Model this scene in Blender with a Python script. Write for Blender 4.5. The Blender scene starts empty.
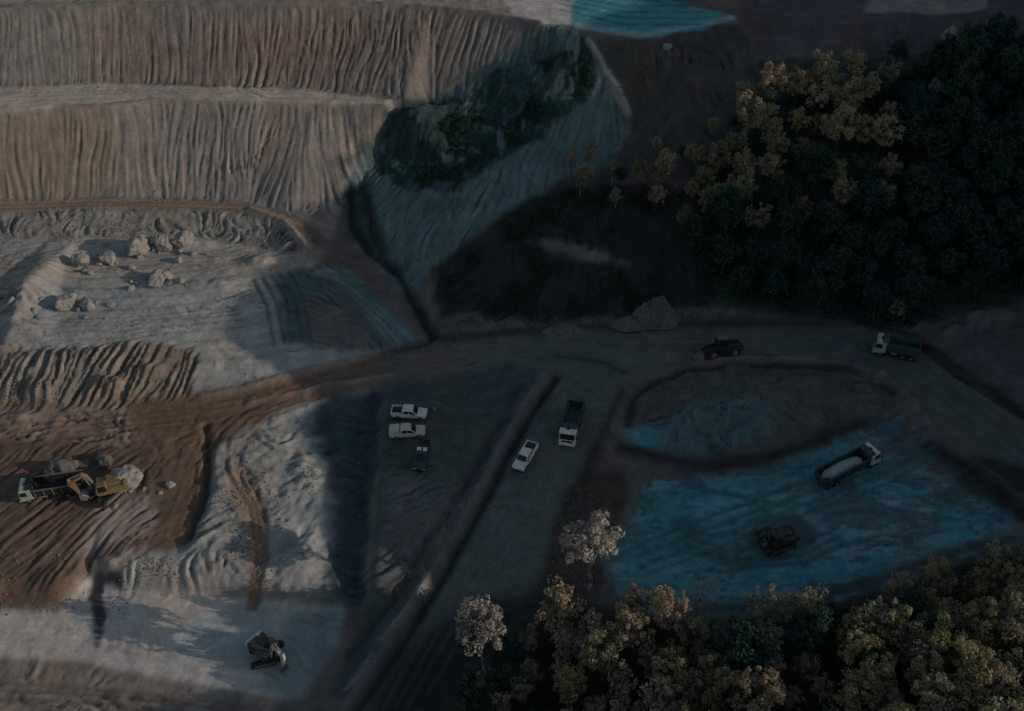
import bpy, bmesh, math, random
import numpy as np
from mathutils import Vector, Matrix
from mathutils.geometry import delaunay_2d_cdt

random.seed(7)
rng = np.random.default_rng(11)
R = math.radians
scene = bpy.context.scene
COL = scene.collection

# ------------------------------------------------------------------ camera (a drone 112 m above the haul road)
W, H, F = 1024, 711, 1098.0
CAM_Z, PITCH = 112.0, R(40)
cd = bpy.data.cameras.new('camera'); cam = bpy.data.objects.new('camera', cd); COL.objects.link(cam)
cam.location = (0, 0, CAM_Z); cam.rotation_euler = (R(90) - PITCH, 0, 0)
cd.sensor_width = 36; cd.lens = F / W * 36; cd.clip_start = 1; cd.clip_end = 6000
scene.camera = cam
CP, SP = math.cos(PITCH), math.sin(PITCH)

def ray(px, py):
    a = (px - W / 2) / F; b = (H / 2 - py) / F
    return (a, CP + b * SP, -SP + b * CP)

def at(px, py, z):
    d = ray(px, py); t = (z - CAM_Z) / d[2]
    return (d[0] * t, d[1] * t, z)

# ------------------------------------------------------------------ light
SUN_EL, SUN_AZ = R(15.5), R(-12)            # azimuth measured from +X towards +Y
sd = bpy.data.lights.new('sun', 'SUN'); so = bpy.data.objects.new('sun', sd); COL.objects.link(so)
sd.energy = 4.2; sd.angle = R(0.25); sd.color = (1.0, 0.84, 0.70)
sv = Vector((math.cos(SUN_EL) * math.cos(SUN_AZ), math.cos(SUN_EL) * math.sin(SUN_AZ), math.sin(SUN_EL)))
so.rotation_euler = sv.to_track_quat('Z', 'Y').to_euler()
so.location = (200, 0, 200)
wd = bpy.data.worlds.new('World'); scene.world = wd; wd.use_nodes = True
nt = wd.node_tree
sky = nt.nodes.new('ShaderNodeTexSky'); sky.sky_type = 'NISHITA'; sky.sun_disc = False
sky.sun_elevation = SUN_EL
sky.sun_rotation = math.atan2(sv.x, sv.y)
sky.air_density = 1.3; sky.dust_density = 1.0; sky.ozone_density = 1.2
nt.links.new(sky.outputs[0], nt.nodes['Background'].inputs[0])
nt.nodes['Background'].inputs[1].default_value = 0.15
vs = scene.view_settings
vs.view_transform = 'Standard'; vs.look = 'None'; vs.gamma = 1.0; vs.exposure = -1.0

# ------------------------------------------------------------------ noise helpers
def vnoise(x, y, seed=0):
    ix = np.floor(x).astype(np.int64); iy = np.floor(y).astype(np.int64)
    fx = x - ix; fy = y - iy
    fx = fx * fx * (3 - 2 * fx); fy = fy * fy * (3 - 2 * fy)
    def h(a, b):
        v = (a * 374761393 + b * 668265263 + seed * 974634777) & 0xffffffff
        v = ((v ^ (v >> 13)) * 1274126177) & 0xffffffff
        v = v ^ (v >> 16)
        return v / 4294967295.0
    return (h(ix, iy) * (1 - fx) + h(ix + 1, iy) * fx) * (1 - fy) + (h(ix, iy + 1) * (1 - fx) + h(ix + 1, iy + 1) * fx) * fy

def fbm(x, y, seed=0, oct=4, gain=0.5):
    s = 0.0; a = 1.0; n = 0.0
    for i in range(oct):
        s = s + a * (vnoise(x, y, seed + i * 17) - 0.5); n += a
        a *= gain; x = x * 2.03 + 5.1; y = y * 2.03 + 3.7
    return s / n * 2

def blur(a, s):
    if s <= 0: return a
    r = max(1, int(3 * s)); k = np.exp(-0.5 * (np.arange(-r, r + 1) / s) ** 2); k /= k.sum()
    for ax in (0, 1):
        p = np.pad(a, [(r, r) if i == ax else (0, 0) for i in (0, 1)], mode='edge')
        o = np.zeros_like(a)
        n = a.shape[ax]
        for i, w in enumerate(k):
            o += w * (p[i:i + n, :] if ax == 0 else p[:, i:i + n])
        a = o
    return a

# ------------------------------------------------------------------ terrain survey: breaklines of crests, toes, benches, roads
pts = []
def line(L, step=7.0):
    for (a, b) in zip(L[:-1], L[1:]):
        n = max(1, int(math.hypot(a[0] - b[0], a[1] - b[1]) / step))
        for i in range(n):
            t = i / n
            pts.append(at(a[0] + (b[0] - a[0]) * t, a[1] + (b[1] - a[1]) * t, a[2] + (b[2] - a[2]) * t))
    pts.append(at(*L[-1]))
def spot(*L):
    for p in L: pts.append(at(*p))

PLATEAU = [(-260, 18, 28), (0, 9, 28), (120, 5, 28), (260, 3, 28), (360, 4, 28), (430, 9, 28), (490, 15, 28), (530, 22, 28), (575, 31, 28),
           (640, 39, 28), (700, 32, 28), (735, 19, 28.5), (800, 22, 29), (870, 17, 29), (980, 14, 30), (1120, 10, 33)]
line(PLATEAU)
line([(-260, 98, 17), (0, 85, 17), (100, 82, 17), (200, 82, 17), (300, 87, 17), (390, 98, 17), (430, 103, 17)])        # toe of the upper face
line([(-260, 126, 17), (0, 114, 17), (60, 109, 17), (110, 107, 17), (160, 101, 17), (260, 102, 17), (340, 103, 17), (362, 106, 17), (400, 109, 16.8), (428, 108, 16.8)])
line([(-260, 208, 5), (0, 199, 5), (100, 196, 5), (200, 197, 5), (255, 201, 5), (295, 213, 4.8), (318, 235, 4), (335, 255, 3.6)])
line([(-260, 224, 5), (0, 212, 5), (100, 209, 5), (200, 208, 5), (250, 211, 5), (285, 224, 4.6), (305, 247, 4)])
line([(-260, 252, 3), (0, 240, 3), (100, 238, 3), (200, 236, 3), (262, 244, 3), (290, 258, 3)])
line([(548, 42, 25.5), (500, 75, 20.5), (455, 100, 16.5), (400, 125, 12.5), (372, 160, 9), (352, 195, 6.2), (352, 225, 4.3), (368, 250, 3), (395, 275, 1.6), (414, 300, .6), (424, 325, 0), (432, 338, 0)])
line([(578, 34, 28), (600, 62, 24.5), (622, 105, 19.5), (632, 122, 17), (612, 165, 13)])
spot((520, 130, 15), (450, 170, 10.5), (540, 190, 10), (600, 200, 9.5), (500, 215, 8), (460, 250, 5), (560, 250, 6), (640, 240, 7.5),
     (530, 290, 2.6), (600, 290, 3), (480, 300, 1.6), (700, 250, 7.5), (700, 300, 2), (640, 300, 2), (680, 60, 26), (680, 120, 20), (680, 180, 14))
spot((750, 50, 26), (800, 50, 27), (900, 50, 25.5), (1020, 50, 28), (740, 100, 22), (800, 100, 23.5), (900, 100, 21.5), (1020, 100, 24), (1120, 100, 28), (740, 150, 17.5),
     (800, 150, 18.5), (900, 150, 17), (1020, 150, 19), (740, 200, 12.5), (800, 200, 13.5), (900, 200, 12.5), (1020, 200, 14), (740, 260, 6), (800, 260, 6.5), (900, 260, 7.5), (1020, 250, 9), (1120, 250, 13))
line([(432, 345, 0), (550, 332, 0), (640, 328, .1), (740, 326, .2), (850, 326, .4), (920, 343, .8), (962, 375, 1.2), (1024, 422, 1.6), (1150, 520, 2.6)], 10)
line([(440, 374, 0), (520, 360, 0), (600, 366, 0), (660, 358, 0), (760, 352, .1), (860, 360, .3), (905, 385, .5), (960, 440, .8), (1010, 487, 1), (1060, 530, 1.4)], 10)
spot((1024, 300, 5), (940, 318, 2.4), (985, 360, 3), (1024, 385, 3.6), (1120, 420, 6), (800, 300, 2.2), (880, 312, 1.6))
# island and clay flat
line([(632, 440, .3), (640, 400, .6), (670, 375, .7), (760, 362, .8), (860, 370, .8), (898, 398, .5), (866, 424, -.4), (800, 440, -.9), (700, 458, -.6), (632, 446, .2)], 10)
spot((700, 400, 2.4), (800, 388, 1.8), (680, 425, 1.8), (760, 418, 2.0), (840, 395, 1.2))
line([(612, 596, -1.6), (604, 560, -1.5), (628, 515, -1.5), (640, 482, -1.5), (700, 474, -1.5), (770, 468, -1.5), (820, 448, -1.5), (872, 432, -1.2), (930, 450, -.6), (960, 480, -1.3), (1004, 520, -1.4),
      (985, 548, -1.5), (880, 585, -1.5), (800, 606, -1.5), (720, 612, -1.5), (640, 606, -1.5), (612, 596, -1.5)], 12)
spot((650, 540, -1.7), (700, 560, -1.8), (720, 500, -1.6), (760, 560, -1.7), (850, 490, -1.5), (900, 520, -1.6), (800, 560, -1.8), (950, 520, -1.5))
spot((992, 478, 1.9), (1040, 500, 2.2))
# road branch running down to the lower left
line([(545, 378, 0), (500, 455, -.8), (440, 565, -2.3), (392, 645, -3.6), (350, 705, -5)], 12)
line([(622, 388, .1), (592, 450, -.5), (562, 520, -1.2), (540, 580, -2), (482, 650, -3.2), (420, 720, -4.6)], 12)
spot((600, 540, -.9), (590, 570, -1), (575, 600, -1.2))
# wooded bank in the foreground
spot((560, 640, -1.2), (620, 640, .2), (700, 640, 1.6), (800, 640, 2.6), (900, 612, 3.6), (960, 590, 5), (1040, 570, 7.5), (600, 720, -.5), (700, 720, 2), (800, 720, 4.5), (900, 720, 7),
     (1040, 720, 10), (1120, 620, 11), (1200, 900, 13), (800, 900, 4), (560, 900, -2))
# left working floor and the surfaces below it
line([(330, 275, 2.6), (370, 310, 1.6), (412, 347, .3)])
line([(348, 258, 3.6), (382, 288, 2.6), (408, 322, 1.2)])
spot((0, 330, 3), (60, 320, 3), (130, 330, 3), (200, 345, 2.8), (260, 365, 1.8), (300, 350, 2), (350, 345, 1.4), (385, 352, .5), (250, 300, 3), (100, 290, 3), (180, 300, 3.1))
line([(-120, 335, 3.4), (0, 348, 3.2), (60, 352, 3), (120, 347, 3.3), (170, 344, 3.1), (194, 352, 2.6)])
line([(-120, 395, .2), (0, 402, 0), (60, 406, 0), (120, 402, 0), (190, 398, .2)])
spot((24, 283, 6.2), (12, 322, 4.2), (45, 330, 3.2), (-10, 290, 4), (-60, 300, 5), (55, 300, 3.2))
spot((0, 430, -.3), (100, 430, -.2), (180, 430, 0), (0, 520, -2), (100, 520, -1.5), (200, 460, -.5), (186, 530, -2.0), (0, 585, -3.5), (60, 585, -3.2), (120, 548, -2.2))
line([(270, 400, .1), (330, 388, 0), (384, 376, 0)])
line([(216, 445, .1), (214, 500, -.7), (200, 535, -1.4)])
line([(206, 447, -.7), (204, 502, -1.6), (190, 538, -2.2)])
spot((240, 430, .1), (270, 415, .1), (320, 405, -.4), (230, 500, -1.0), (240, 560, -2.0), (325, 588, -3.2), (280, 588, -2.8), (300, 480, -1.3), (332, 430, -1.8), (342, 500, -3.2), (350, 560, -4.4))
line([(388, 395, .3), (381, 450, -.2), (377, 520, -1.1), (371, 597, -2.9)])
line([(380, 397, -2.4), (372, 452, -3.2), (367, 522, -4.1), (361, 602, -5.4)])
line([(0, 600, -5.2), (60, 610, -5.5), (90, 580, -5.3), (120, 592, -5.5), (250, 600, -5.5), (330, 610, -5.5)])
line([(0, 585, -3.6), (55, 590, -3.4), (95, 562, -2.8), (125, 570, -2.9), (250, 580, -2.8), (335, 594, -3.6)])
line([(-120, 640, -5.6), (0, 652, -5.6), (75, 661, -5.7), (180, 678, -5.8), (270, 698, -6)])
line([(-120, 652, -6.6), (0, 666, -6.6), (75, 676, -6.7), (180, 694, -6.8), (265, 714, -6.9)])
spot((120, 630, -5.6), (220, 640, -5.7), (300, 650, -5.8), (318, 690, -5.8), (-200, 850, -8), (200, 850, -8), (400, 850, -6.5))
spot((420, 450, .1), (480, 430, .1), (520, 400, .1), (450, 500, -.5), (420, 600, -2.5), (395, 610, -2.8), (350, 640, -4.6), (332, 690, -5.6), (430, 540, -1.2))

# ridge to the east of the pit: its crest line is what shades the valley floor
XR = 200.0
EDGE = [(640, 5, 28), (560, 30, 28), (470, 75, 20), (365, 140, 13), (318, 220, 5), (285, 264, 3), (234, 305, 3), (240, 340, 3), (285, 372, .4), (345, 396, 0), (292, 420, -1.5), (312, 500, -3),
        (322, 560, -4), (385, 606, -3), (350, 690, -5)]
ridge = []
for e in EDGE:
    x, y, z = at(*e)
    dx = XR - x
    cut = 6.5 if 60 < e[1] < 180 else 9.0 if e[1] > 600 else 0.0
    ridge.append((y + dx * math.tan(SUN_AZ), z + 1.4 - cut + dx * math.tan(SUN_EL) / math.cos(SUN_AZ)))
ridge.sort()
ry = np.array([r[0] for r in ridge]); rz = np.array([r[1] for r in ridge])
for y in np.arange(-60, 420, 3.0):
    z = float(np.interp(y, ry, rz))
    j = float(fbm(np.array([y / 7.0]), np.array([3.1]), 5, 5, .7)[0]) * 1.6
    pts.append((XR, float(y), z + j)); pts.append((XR + 14, float(y), z - 1.5)); pts.append((XR - 22, float(y), z - 11))
for y in np.arange(-300, 700, 60.0):
    pts.append((XR + 160, float(y), 30)); pts.append((-420, float(y), 20 if y > 180 else 0))
for (x, y, z) in [(-2600, -1500, 10), (2600, -1500, 10), (-2600, 3600, 40), (2600, 3600, 40), (0, 3600, 40), (0, -1500, 0), (2600, 900, 30), (-2600, 900, 20), (0, 500, 34), (-250, 420, 34),
                  (200, 480, 44), (-250, 250, 29), (-100, 260, 29), (20, 260, 29.5), (100, 265, 33), (-200, -60, -4), (0, -60, -2), (120, -60, 14), (-200, 60, -5)]:
    pts.append((x, y, z))

# ------------------------------------------------------------------ height grid
GX0, GX1, GY0, GY1, GS = -140.0, 140.0, 62.0, 240.0, 0.3
fx = np.arange(GX0, GX1 + 1e-6, GS); fy = np.arange(GY0, GY1 + 1e-6, GS)
def outer(a, sgn, lim):
    out = []; s = 0.8; v = a
    while abs(v) < lim:
        v = v + sgn * s; out.append(v); s *= 1.13
        if s > 3.0 and abs(v - a) < 110: s = 3.0
    return out
xs = np.array(sorted(outer(GX0, -1, 2400)) + list(fx) + outer(GX1, 1, 2400))
ys = np.array(sorted(outer(GY0, -1, 1400)) + list(fy) + outer(GY1, 1, 3400))
ci0 = int(np.searchsorted(xs, GX0 - 1e-6)); cj0 = int(np.searchsorted(ys, GY0 - 1e-6))
NX, NY = len(xs), len(ys); nfx, nfy = len(fx), len(fy)
seen = {}; P2 = []; PZ = []
for p in pts:
    k = (round(p[0] * 2), round(p[1] * 2))
    if k in seen: continue
    seen[k] = 1; P2.append(Vector((p[0], p[1]))); PZ.append(p[2])
ov, oe, of, iv, ie, if_ = delaunay_2d_cdt(P2, [], [], 0, 1e-4)
oz = [PZ[m[0]] if m else 0.0 for m in iv]
Z = np.zeros((NY, NX))
for f in of:
    a, b, c = (ov[i] for i in f); za, zb, zc = (oz[i] for i in f)
    x0, x1 = min(a.x, b.x, c.x), max(a.x, b.x, c.x); y0, y1 = min(a.y, b.y, c.y), max(a.y, b.y, c.y)
    i0, i1 = np.searchsorted(xs, x0 - 1e-6), np.searchsorted(xs, x1 + 1e-6)
    j0, j1 = np.searchsorted(ys, y0 - 1e-6), np.searchsorted(ys, y1 + 1e-6)
    if i1 <= i0 or j1 <= j0: continue
    det = (b.y - c.y) * (a.x - c.x) + (c.x - b.x) * (a.y - c.y)
    if abs(det) < 1e-9: continue
    gx, gy = np.meshgrid(xs[i0:i1], ys[j0:j1])
    l1 = ((b.y - c.y) * (gx - c.x) + (c.x - b.x) * (gy - c.y)) / det
    l2 = ((c.y - a.y) * (gx - c.x) + (a.x - c.x) * (gy - c.y)) / det
    l3 = 1 - l1 - l2
    m = (l1 >= -1e-6) & (l2 >= -1e-6) & (l3 >= -1e-6)
    Z[j0:j1, i0:i1][m] = (l1 * za + l2 * zb + l3 * zc)[m]
Z = blur(Z, 1.4)
XX, YY = np.meshgrid(xs, ys)
sl = (slice(cj0, cj0 + nfy), slice(ci0, ci0 + nfx))
X, Y = XX[sl], YY[sl]
Zf = Z[sl].copy()
Zbase = Zf.copy()

def project(x, y, z):
    d = y * CP - (z - CAM_Z) * SP
    u = y * SP + (z - CAM_Z) * CP
    return W / 2 + F * x / d, H / 2 - F * u / d

# survey coordinates of every ground point, roughened so that outlines are ragged
PX, PY = project(X, Y, Zf)
wob = fbm(X / 3.0, Y / 3.0, 31, 4); wob2 = fbm(X / 3.0, Y / 3.0, 57, 4)
def inside(poly, rough=5.0, soft=1.2):
    px = PX + wob * rough; py = PY + wob2 * rough * 0.7
    x0 = min(p[0] for p in poly) - 12; x1 = max(p[0] for p in poly) + 12
    y0 = min(p[1] for p in poly) - 12; y1 = max(p[1] for p in poly) + 12
    m = (px > x0) & (px < x1) & (py > y0) & (py < y1)
    res = np.zeros_like(px)
    qx, qy = px[m], py[m]; c = np.zeros(qx.shape, bool)
    n = len(poly)
    for i in range(n):
        xa, ya = poly[i]; xb, yb = poly[(i + 1) % n]
        if ya == yb: continue
        t = ((ya > qy) != (yb > qy)) & (qx < (xb - xa) * (qy - ya) / (yb - ya) + xa)
        c ^= t
    res[m] = c
    return blur(res, soft)

def along(pl, width, z=None):
    """distance falloff (1 on the line) and tangent for a line on the ground, width in metres"""
    wp = []
    for (px, py) in pl:
        wp.append(ground_at(px, py)[:2])
    best = np.full(X.shape, 1e9); tx = np.zeros(X.shape); ty = np.zeros(X.shape)
    for (a, b) in zip(wp[:-1], wp[1:]):
        dx, dy = b[0] - a[0], b[1] - a[1]; L2 = dx * dx + dy * dy + 1e-9
        rr = width * 4 + 2
        i0 = max(0, int((min(a[0], b[0]) - rr - GX0) / GS)); i1 = min(nfx, int((max(a[0], b[0]) + rr - GX0) / GS) + 1)
        j0 = max(0, int((min(a[1], b[1]) - rr - GY0) / GS)); j1 = min(nfy, int((max(a[1], b[1]) + rr - GY0) / GS) + 1)
        if i1 <= i0 or j1 <= j0: continue
        x = X[j0:j1, i0:i1]; y = Y[j0:j1, i0:i1]
        t = np.clip(((x - a[0]) * dx + (y - a[1]) * dy) / L2, 0, 1)
        d = np.hypot(x - a[0] - t * dx, y - a[1] - t * dy)
        q = best[j0:j1, i0:i1]; m = d < q
        q[m] = d[m]; tx[j0:j1, i0:i1][m] = dx / math.sqrt(L2); ty[j0:j1, i0:i1][m] = dy / math.sqrt(L2)
    best = best + wob * width * 0.35
    return np.exp(-(best / width) ** 2), tx, ty

def hz(x, y):
    i = (x - GX0) / GS; j = (y - GY0) / GS
    if i < 0 or j < 0 or i >= nfx - 1 or j >= nfy - 1:
        ii = int(np.clip(np.searchsorted(xs, x) - 1, 0, NX - 2)); jj = int(np.clip(np.searchsorted(ys, y) - 1, 0, NY - 2))
        return float(Z[jj, ii])
    a, b = int(i), int(j); u, v = i - a, j - b
    return float((Zf[b, a] * (1 - u) + Zf[b, a + 1] * u) * (1 - v) + (Zf[b + 1, a] * (1 - u) + Zf[b + 1, a + 1] * u) * v)

def ground_at(px, py):
    d = ray(px, py)
    lo = (60 - CAM_Z) / d[2]; t = lo
    for k in range(900):
        t2 = t + 0.5
        if CAM_Z + d[2] * t2 < hz(d[0] * t2, d[1] * t2):
            a, b = t, t2
            for q in range(12):
                m = (a + b) / 2
                if CAM_Z + d[2] * m < hz(d[0] * m, d[1] * m): b = m
                else: a = m
            return (d[0] * b, d[1] * b, hz(d[0] * b, d[1] * b))
        t = t2
    return at(px, py, 0)

# ------------------------------------------------------------------ ground colours (dry soil albedo, with shade painted in at places) and surface relief
def C(r, g, b): return np.array([r, g, b])
col = np.zeros(X.shape + (3,)); col[:] = C(.150, .125, .115)
amp = np.full(X.shape, 0.05)         # rill depth
rough = np.full(X.shape, 0.10)       # lumpiness
wet = np.zeros(X.shape)
DX = np.ones(X.shape); DY = np.full(X.shape, -0.1); Dw = np.zeros(X.shape)
def paint(m, c, a=None, r=None, k=1.0):
    global col, amp, rough
    mm = (m * k)[..., None]
    col = col * (1 - mm) + c * mm
    if a is not None: amp = amp * (1 - m) + a * m
    if r is not None: rough = rough * (1 - m) + r * m
def direct(m, dx, dy):
    global DX, DY, Dw
    DX = DX * (1 - m) + dx * m; DY = DY * (1 - m) + dy * m; Dw = np.maximum(Dw, m)

big = fbm(X / 22, Y / 22, 3, 4); mid = fbm(X / 6, Y / 6, 9, 4); fine = fbm(X / 1.3, Y / 1.3, 13, 3)

# plateau, faces and benches
paint(inside([(-60, -60), (520, -60), (545, 25), (430, 12), (200, 6), (-60, 14)]), C(.30, .27, .24), .05, .15)
face1 = inside([(-60, 8), (200, 4), (430, 9), (545, 28), (560, 45), (470, 95), (420, 102), (300, 88), (100, 82), (-60, 92)], 3)
paint(face1, C(.245, .205, .18), .125, .12)
paint(inside([(-60, 8), (90, 6), (75, 84), (-60, 90)], 26, 6), C(.235, .225, .205))
paint(inside([(200, 20), (330, 15), (400, 40), (330, 80), (230, 70)], 30, 8), C(.245, .175, .14))
face2 = inside([(-60, 118), (60, 109), (160, 101), (340, 103), (400, 108), (360, 150), (345, 200), (330, 240), (295, 214), (250, 202), (100, 197), (-60, 203)], 3)
paint(face2, C(.275, .235, .205), .115, .08)
paint(inside([(-60, 125), (110, 108), (130, 150), (90, 196), (-60, 203)], 26, 6), C(.265, .21, .162))
paint(inside([(170, 100), (260, 102), (240, 150), (150, 150)], 22, 6), C(.25, .23, .21))
paint(inside([(-60, 90), (100, 83), (300, 89), (425, 104), (360, 105), (160, 100), (60, 108), (-60, 118)], 2.5), C(.48, .42, .355), .04, .07)
paint(inside([(-60, 204), (100, 198), (250, 203), (300, 222), (315, 250), (300, 245), (280, 222), (240, 211), (100, 209), (-60, 216)], 2), C(.34, .245, .175), .03, .04)
paint(inside([(-60, 216), (100, 209), (240, 211), (280, 224), (300, 250), (262, 246), (200, 236), (-60, 240)], 3), C(.26, .245, .215), .30, .25)
# working floor
paint(inside([(-60, 240), (200, 236), (300, 255), (340, 270), (415, 345), (380, 358), (260, 390), (195, 395), (190, 350), (-60, 350)], 4), C(.36, .355, .33), .085, .12)
paint(inside([(-60, 258), (150, 262), (330, 248), (310, 268), (150, 285), (-60, 275)], 8, 3), C(.40, .33, .27), None, None, .7)
paint(inside([(275, 275), (310, 268), (345, 285), (412, 347), (330, 350), (285, 342)], 8, 2), C(.10, .145, .148), .14, .18)  # cast shade on the floor deepened by a dark teal colour
paint(inside([(300, 300), (335, 290), (375, 345), (310, 350)], 6, 2), C(.17, .145, .14), None, None, .8)
paint(inside([(330, 268), (350, 270), (418, 342), (392, 348)], 3, 1.5), C(.19, .26, .26), .14, .10)
# rough slopes left
paint(inside([(-60, 280), (48, 282), (30, 350), (-60, 372)], 6), C(.33, .31, .29), .35, .2)
hairy = inside([(-60, 345), (60, 350), (120, 342), (196, 347), (198, 398), (120, 408), (-60, 412)], 8)
paint(hairy, C(.225, .185, .15), .30, .34)
paint(inside([(-60, 350), (80, 360), (100, 375), (-60, 385)], 12, 4), C(.32, .27, .22), None, None, .6)
# brown dozed ground
brown = inside([(-60, 405), (190, 398), (300, 372), (430, 342), (470, 345), (470, 372), (300, 400), (240, 432), (212, 450), (206, 505), (185, 545), (110, 552), (55, 600), (-60, 600)], 4)
paint(brown, C(.178, .118, .084), .10, .14)
paint(inside([(130, 402), (300, 378), (300, 398), (230, 432), (150, 432)], 8, 3), C(.20, .122, .078), .05, .08)
paint(inside([(-60, 405), (130, 402), (140, 450), (-60, 450)], 12, 4), C(.27, .205, .17), .2, .2)
furrow = inside([(-60, 450), (30, 440), (150, 450), (150, 545), (55, 600), (-60, 600)], 8, 2)
paint(furrow, C(.165, .112, .086), .13, .14)
direct(furrow, .55, .75)
greyf = inside([(100, 500), (150, 490), (160, 530), (110, 548), (80, 560)], 8, 2)
paint(greyf, C(.30, .255, .23), .2, .1)
direct(hairy, .22, 1.0)
# grey striated block
block = inside([(240, 432), (300, 402), (390, 385), (376, 500), (368, 600), (250, 585), (120, 575), (185, 545), (206, 505), (214, 450)], 4)
paint(block, C(.30, .30, .285), .13, .34)
paint(inside([(125, 548), (240, 560), (250, 590), (120, 590)], 6, 2), C(.36, .34, .31), .15, .2)
paint(inside([(235, 470), (262, 500), (262, 605), (247, 605), (250, 540), (225, 480)], 4, 2), C(.38, .27, .205), .08, .08)
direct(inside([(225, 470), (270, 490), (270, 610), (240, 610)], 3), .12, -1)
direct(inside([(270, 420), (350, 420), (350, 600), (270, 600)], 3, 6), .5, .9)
paint(inside([(310, 396), (388, 390), (376, 500), (366, 606), (328, 602), (330, 500)], 13, 2), C(.062, .090, .090), .14, .4)  # shadow strip under the pad edge, darkened in the ground colour
# pale lower flat
paint(inside([(-60, 605), (60, 612), (95, 565), (125, 588), (250, 598), (345, 608), (330, 640), (300, 695), (270, 700), (75, 663), (-60, 655)], 4), C(.50, .455, .415), .04, .07)
paint(inside([(175, 640), (200, 612), (300, 603), (320, 640), (290, 665), (210, 663)], 5, 2), C(.40, .41, .385), .03, .05)
paint(inside([(290, 612), (345, 606), (335, 650), (300, 705), (260, 690)], 4, 2), C(.24, .285, .295), .06, .05)  # shadowed margin of the flat, its shade painted into the colour
paint(inside([(-60, 656), (75, 664), (270, 700), (290, 760), (-60, 760)], 4), C(.255, .21, .175), .14, .14)
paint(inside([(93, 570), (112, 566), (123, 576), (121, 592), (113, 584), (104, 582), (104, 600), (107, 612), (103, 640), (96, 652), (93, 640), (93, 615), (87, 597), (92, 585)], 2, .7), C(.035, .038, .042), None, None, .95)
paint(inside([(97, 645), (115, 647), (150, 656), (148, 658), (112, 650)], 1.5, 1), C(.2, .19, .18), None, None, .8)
# pad and road branch (grey brown)
pad = inside([(385, 380), (545, 355), (500, 455), (440, 560), (350, 700), (330, 695), (370, 600), (378, 500)], 4)
paint(pad, C(.086, .096, .090), .08, .16)
paint(inside([(385, 470), (430, 480), (470, 500), (430, 560), (395, 590), (372, 590), (380, 520)], 9, 3), C(.135, .138, .132), .14, .22)
paint(inside([(395, 440), (440, 435), (445, 475), (405, 480)], 5, 2), C(.10, .12, .105), None, None, .8)
# ravine, vegetated slopes, clay streaks
ravine = inside([(470, 80), (545, 25), (580, 30), (600, 60), (620, 105), (632, 122), (612, 165), (500, 215), (430, 270), (410, 300), (380, 270), (350, 240), (342, 195), (360, 150), (420, 105)], 4)
paint(inside([(470, 80), (545, 25), (580, 30), (600, 60), (620, 105), (632, 122), (612, 165), (500, 215), (430, 270), (410, 300), (380, 270), (350, 240), (342, 195), (360, 150), (420, 105)], 4), C(.128, .180, .182), .13, .25)
veg0 = inside([(378, 112), (465, 88), (540, 42), (586, 38), (594, 75), (580, 112), (520, 155), (450, 192), (395, 192), (368, 165)], 22, 3)
veg = np.clip((veg0 - .45) * 2.2 + fbm(X / 2.6, Y / 2.6, 171, 5, .65) * 1.2, 0, 1) * np.clip(veg0 * 3, 0, 1)
paint(veg, C(.020, .046, .042), .05, .4)
paint(inside([(345, 190), (372, 180), (372, 250), (345, 240)], 5, 2), C(.05, .06, .06), None, None, .8)
ends = inside([(425, 100), (470, 70), (520, 40), (565, 30), (590, 45), (560, 80), (470, 110), (400, 130), (360, 190), (335, 215), (325, 190), (350, 140), (375, 108)], 14, 5)
paint(ends * np.clip(.55 + 1.6 * fbm(X / 2.5, Y / 2.5, 161, 5, .65), 0, 1), C(.055, .085, .080), None, None, .85)
paint(ravine * np.clip((fbm(X / 3.0, Y / 5.0, 163, 5, .65) - .08) * 4, 0, 1), C(.075, .115, .115), None, .35, .7)
paint(ravine * np.clip((fbm(X / 2.2, Y / 5.5, 167, 5, .65) - .22) * 5, 0, 1), C(.20, .25, .245), None, .3, .6)
paint(inside([(600, 55), (612, 75), (630, 108), (628, 118), (615, 95)], 1.5, 1), C(.36, .33, .29), .05, .05)
bank = inside([(620, 40), (740, 25), (760, 60), (735, 130), (690, 180), (620, 170), (600, 200), (520, 215), (560, 180), (615, 165), (632, 122), (610, 70), (590, 38)], 5)
paint(bank, C(.088, .080, .070), .16, .2)
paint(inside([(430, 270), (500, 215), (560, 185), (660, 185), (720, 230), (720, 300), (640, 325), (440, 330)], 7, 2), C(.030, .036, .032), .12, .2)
paint(inside([(525, 238), (560, 240), (600, 250), (640, 268), (600, 262), (550, 252)], 4, 1.5), C(.15, .135, .12))
paint(inside([(430, 318), (470, 312), (540, 325), (660, 308), (740, 312), (740, 326), (550, 333), (440, 342)], 6, 2), C(.13, .115, .105), .1, .25)
# blue clay spoil on the plateau
paint(inside([(568, -40), (640, -14), (668, 0), (705, 9), (738, 17), (700, 30), (640, 38), (575, 27), (562, 12)], 3), C(.092, .300, .320), .10, .06)
paint(inside([(575, 22), (640, 32), (735, 15), (735, 20), (640, 38), (575, 28)], 1, 1), C(.34, .42, .44), None, None, .7)
paint(inside([(500, 0), (575, -5), (570, 25), (545, 24), (515, 15)], 4), C(.50, .46, .42), .05, .1)
# hillside right
hill = inside([(690, 170), (735, 130), (760, 60), (900, 55), (1200, 40), (1200, 300), (1024, 305), (930, 322), (830, 322), (720, 308)], 6)
paint(hill, C(.045, .060, .045), .06, .2)
paint(inside([(738, 17), (760, -60), (1200, -60), (1200, 45), (900, 55), (760, 60)], 8), C(.105, .09, .095), .06, .1)
paint(inside([(862, 12), (870, -2), (990, -6), (985, 10), (940, 14)], 3), C(.26, .21, .19))
paint(inside([(940, 320), (1024, 300), (1200, 290), (1200, 520), (1024, 415), (965, 372)], 5), C(.125, .112, .112), .10, .15)
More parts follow.
